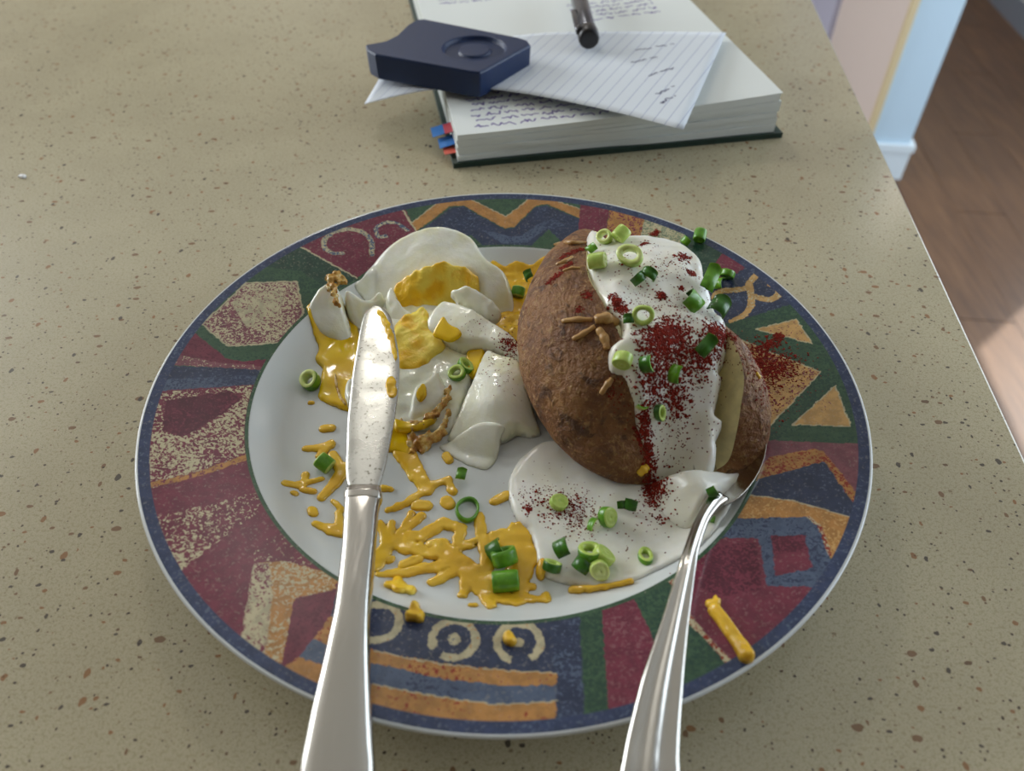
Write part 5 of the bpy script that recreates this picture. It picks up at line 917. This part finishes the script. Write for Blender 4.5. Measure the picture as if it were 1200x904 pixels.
# ------------------------------------------------------------------ paprika: countless grains resting on whatever is below
OCT = [(1, 0, 0), (0, 1, 0), (-1, 0, 0), (0, -1, 0), (0, 0, .7), (0, 0, -.7)]; OCF = [(0, 1, 4), (1, 2, 4), (2, 3, 4), (3, 0, 4), (1, 0, 5), (2, 1, 5), (3, 2, 5), (0, 3, 5)]
def paprika(label, clusters, seed, clip=None):
    rs = random.Random(seed); V, F = [], []
    for (A, B, sg, cnt, sz) in clusters:
        for _ in range(int(cnt * 1.4)):
            t = rs.random(); x = A[0] + (B[0] - A[0]) * t + rs.gauss(0, sg); y = A[1] + (B[1] - A[1]) * t + rs.gauss(0, sg); z, n_ = rest(x, y)
            if abs(z - (A[2] + (B[2] - A[2]) * t)) > 14 + sg: continue
            s = sz * rs.uniform(.5, 1.5) * (1.8 if rs.random() < .06 else 1); an = rs.uniform(0, 6.3); c, s_ = math.cos(an), math.sin(an); k = len(V); e = rs.uniform(.6, 1.0)
            a, b, n2 = frame(n_, 0)
            for px, py, pz_ in OCT:
                u, v = (px * c - py * s_ * e) * s, (px * s_ + py * c * e) * s; p = Vector((x, y, z)) + a * u + b * v + n2 * (pz_ * s * .6 + .08); V.append(tuple(p))
            F += [tuple(i + k for i in f) for f in OCF]
    return tag(make('paprika', V, F, M['paprika'], None, False, None, False), label, 'paprika', None, 'stuff')
def seg(h): return h[0], h[1]
paprika('dark red paprika sprinkled over the cream in the potato', [(*seg(h), sg, ct, sz) for h, sg, ct, sz in (
    ([(51.8, -14.0, 57.2, 0.36, -0.30, 0.89), (61.0, -7.3, 55.3, 0.15, -0.25, 0.95)], 2.6, 520, .45), ([(47.7, -17.8, 56.6, 0.19, -0.69, 0.69), (62.1, -12.0, 53.4, 0.22, -0.41, 0.89)], 3.5, 420, .42), ([(52.3, -20.7, 51.4, 0.45, -0.69, 0.56), (66.5, -16.4, 49.5, 0.30, -0.69, 0.66)], 3.0, 420, .42), ([(73.2, -8.7, 52.6, 0.29, -0.53, 0.80), (79.0, -4.6, 50.1, 0.87, -0.13, 0.47)], 2.2, 380, .45), ([(66.5, -17.4, 48.4, 0.23, -0.74, 0.63), (74.7, -11.0, 50.6, 0.27, -0.50, 0.82)], 2.4, 260, .42), ([(49.5, -25.5, 45.9, 0.41, -0.79, 0.46), (52.9, -25.9, 42.2, 0.36, -0.82, 0.44)], 2.2, 200, .42), ([(57.9, -27.0, 36.9, 0.17, -0.86, 0.48), (62.3, -25.0, 39.2, 0.14, -0.83, 0.54)], 2.0, 170, .42), ([(47.7, -31.5, 35.2, -0.06, -0.96, 0.29), (49.6, -33.2, 30.5, -0.05, -0.93, 0.37)], 1.3, 240, .42), ([(38.6, 3.8, 60.4, -0.18, 0.08, 0.98), (42.2, -3.4, 59.3, -0.59, -0.13, 0.80)], 1.2, 200, .42), ([(69.9, 100.3, 21.4, -0.11, -0.16, 0.98), (72.6, 102.2, 22.1, -0.11, -0.16, 0.98)], 1.0, 90, .42), ([(53.4, 39.4, 57.6, -0.16, 0.38, 0.91), (55.9, 44.2, 56.0, -0.05, 0.17, 0.98)], 1.0, 60, .4), ([(67.2, 29.7, 58.5, 0.29, 0.03, 0.96), (70.5, 34.4, 56.3, 0.41, 0.09, 0.91)], 1.2, 90, .42), ([(69.6, 20.3, 57.9, 0.42, 0.09, 0.91), (70.7, 22.5, 57.1, 0.35, 0.13, 0.93)], 1.0, 80, .4), ([(56.3, 7.2, 58.1, -0.02, -0.26, 0.97), (57.0, 7.6, 58.2, 0.11, -0.26, 0.96)], .9, 60, .4), ([(64.7, 12.8, 57.3, 0.17, -0.08, 0.98), (65.1, 12.9, 57.2, 0.19, -0.08, 0.98)], .6, 30, .4), ([(35.9, 34.8, 56.0, -0.13, 0.51, 0.85), (56.0, 14.6, 59.0, 0.10, -0.11, 0.99)], 6, 90, .28), ([(57.9, 30.0, 59.5, 0.03, 0.04, 1.00), (72.0, 13.8, 55.8, 0.37, -0.28, 0.89)], 6, 110, .28), ([(45.5, 4.7, 58.9, 0.26, 0.07, 0.96), (74.8, -9.6, 51.4, 0.31, -0.49, 0.81)], 6, 260, .28), ([(46.3, -24.7, 49.2, 0.23, -0.78, 0.58), (71.5, -25.3, 37.4, 0.14, -0.81, 0.57)], 6, 260, .28), ([(53.4, -30.1, 33.7, 0.35, -0.84, 0.42), (63.5, -37.4, 19.3, -0.36, -0.78, 0.51)], 4, 90, .28), ([(50.0, -35.1, 25.8, 0.04, -0.94, 0.34), (52.5, -38.8, 16.2, -0.01, -0.93, 0.37)], 1.2, 240, .4), ([(52.9, -16.4, 55.4, 0.45, -0.54, 0.71), (54.4, -22.4, 47.0, 0.45, -0.75, 0.48)], 4, 160, .42))], 11)
paprika('red paprika dusted on the cream pool below the potato', [(*seg(h), sg, ct, sz) for h, sg, ct, sz in (
    ([(52.8, -43.5, 11.4, -0.95, -0.05, 0.31), (54.6, -48.6, 11.1, -0.83, -0.42, 0.37)], 2.0, 330, .36), ([(52.6, -40.2, 12.1, 0.30, -0.88, 0.37), (53.3, -44.8, 11.6, -0.91, -0.19, 0.37)], 1.2, 200, .4), ([(19.5, -49.1, 9.7, 0.01, 0.00, 1.00), (25.3, -52.6, 9.6, 0.03, -0.06, 1.00)], 4.0, 220, .32), ([(10.5, -45.2, 9.5, 0.03, 0.08, 1.00), (14.9, -49.0, 9.6, 0.00, 0.00, 1.00)], 4.0, 90, .3), ([(22.1, -56.1, 9.4, 0.01, -0.06, 1.00), (29.5, -56.8, 9.4, -0.01, 0.07, 1.00)], 4.0, 120, .3), ([(8.3, -50.7, 9.8, -0.01, 0.00, 1.00), (9.4, -52.1, 9.9, 0.01, 0.01, 1.00)], .8, 30, .4), ([(44.7, -52.6, 9.5, 0.02, 0.12, 0.99), (58.8, -59.4, 9.1, -0.05, 0.13, 0.99)], 6, 40, .3), ([(50.5, -54.4, 9.5, -0.02, 0.01, 1.00), (57.7, -56.6, 9.2, 0.12, -0.07, 0.99)], 1.2, 20, .45), ([(15.3, -37.1, 9.0, 0.03, 0.02, 1.00), (37.5, -66.5, 9.4, -0.04, -0.00, 1.00)], 9, 60, .25))], 12)
paprika('heap of dark red paprika spilled on the green and gold rim', [(*seg(h), sg, ct, sz) for h, sg, ct, sz in (
    ([(101.2, 21.9, 17.7, -0.19, -0.04, 0.98), (103.2, 7.8, 17.7, -0.20, -0.02, 0.98)], 4.0, 700, .45), ([(105.7, 12.1, 18.3, -0.20, -0.02, 0.98), (113.7, 11.5, 19.9, -0.20, -0.02, 0.98)], 4.5, 420, .4), ([(105.5, 22.0, 18.5, -0.19, -0.04, 0.98), (112.9, 26.5, 20.2, -0.19, -0.05, 0.98)], 1.6, 160, .45), ([(88.3, -20.3, 40.8, 0.53, -0.63, 0.57), (104.7, 7.5, 18.0, -0.20, -0.01, 0.98)], 4.0, 260, .38), ([(86.5, -18.8, 43.5, 0.57, -0.56, 0.60), (112.9, 1.1, 19.6, -0.20, -0.00, 0.98)], 8, 220, .28), ([(113.5, 29.4, 20.5, -0.19, -0.05, 0.98), (113.8, 27.4, 20.4, -0.19, -0.05, 0.98)], .9, 70, .45))], 13)
paprika('light dusting of red paprika on the egg beside the potato', [(*seg(h), sg, ct, sz) for h, sg, ct, sz in (
    ([(0.0, 24.7, 21.5, 0.16, -0.09, 0.98), (4.2, 20.5, 20.7, -0.04, -0.37, 0.93)], 2.2, 130, .34), ([(1.0, 20.3, 19.0, -0.34, -0.84, 0.43), (3.8, 18.0, 18.2, -0.36, -0.83, 0.42)], 1.6, 60, .32), ([(-5.8, 13.5, 19.2, -0.17, 0.15, 0.97), (2.8, -3.9, 19.7, 0.36, -0.16, 0.92)], 4.0, 60, .25), ([(2.0, 52.9, 8.4, 0.19, -0.52, 0.84), (5.1, 15.3, 33.4, -1.00, -0.02, 0.08)], 2.6, 70, .3), ([(-18.9, 38.6, 22.7, -0.22, -0.19, 0.96), (-0.7, 23.7, 21.5, -0.06, -0.15, 0.99)], 4, 40, .2))], 14)
paprika('reddish paprika streaks rubbed into the upper potato skin', [(*seg(h), sg, ct, sz) for h, sg, ct, sz in (
    ([(21.1, 36.1, 53.1, -0.39, 0.23, 0.89), (31.3, 46.6, 51.0, 0.07, 0.28, 0.96)], .9, 260, .3), ([(21.6, 26.9, 55.7, -0.24, 0.23, 0.94), (25.8, 31.2, 55.4, -0.11, 0.21, 0.97)], .8, 130, .3), ([(16.2, 20.2, 53.9, -0.54, 0.04, 0.84), (21.4, 23.4, 56.3, -0.28, 0.16, 0.95)], .8, 190, .3), ([(28.9, 7.7, 58.5, -0.23, -0.12, 0.97), (31.0, 7.0, 58.6, -0.09, -0.09, 0.99)], .9, 90, .3), ([(26.2, 0.8, 56.6, -0.33, -0.22, 0.92), (27.1, 0.9, 56.9, -0.21, -0.19, 0.96)], .8, 50, .3), ([(35.7, -25.2, 43.5, -0.10, -0.74, 0.66), (39.2, -26.4, 42.6, -0.10, -0.81, 0.57)], 1.6, 60, .25))], 15)

# ------------------------------------------------------------------ smears on the cutlery (thin films riding on the metal)
KT = bvh([n for n in REG if n.startswith('blade')])
def on_blade(X, Y):
    Z = np.zeros(X.shape); it = np.nditer(X, flags=['multi_index'])
    for v in it:
        i = it.multi_index; h = KT.ray_cast(Vector((float(X[i]), float(Y[i]), 100)), Vector((0, 0, -1))); Z[i] = h[0].z - .08 if h[0] else 24.4
    return Z
sm1 = pool('yolk_smear_on_blade', [(-45.4, -3.2), (-43.7, -0.8), (-41.9, -2.2), (-40.6, -10.9), (-42.4, -12.2), (-44.7, -9.1)], on_blade, .6, M['yolk_sauce'], knife, .4, .9, .6, 2, 81, wob=.8, reg=False)
sm2 = pool('yolk_smear_on_tip', [(-54.3, 39.2), (-52.1, 38.7), (-49.3, 33.7), (-46.4, 26.6), (-43.7, 17.8), (-42.4, 8.8), (-43.3, 7.8), (-45.6, 16.2), (-48.5, 24.0), (-51.5, 31.5)], on_blade, .45, M['yolk_sauce'], knife, .4, .8, .6, 2, 82, wob=1.0, reg=False)
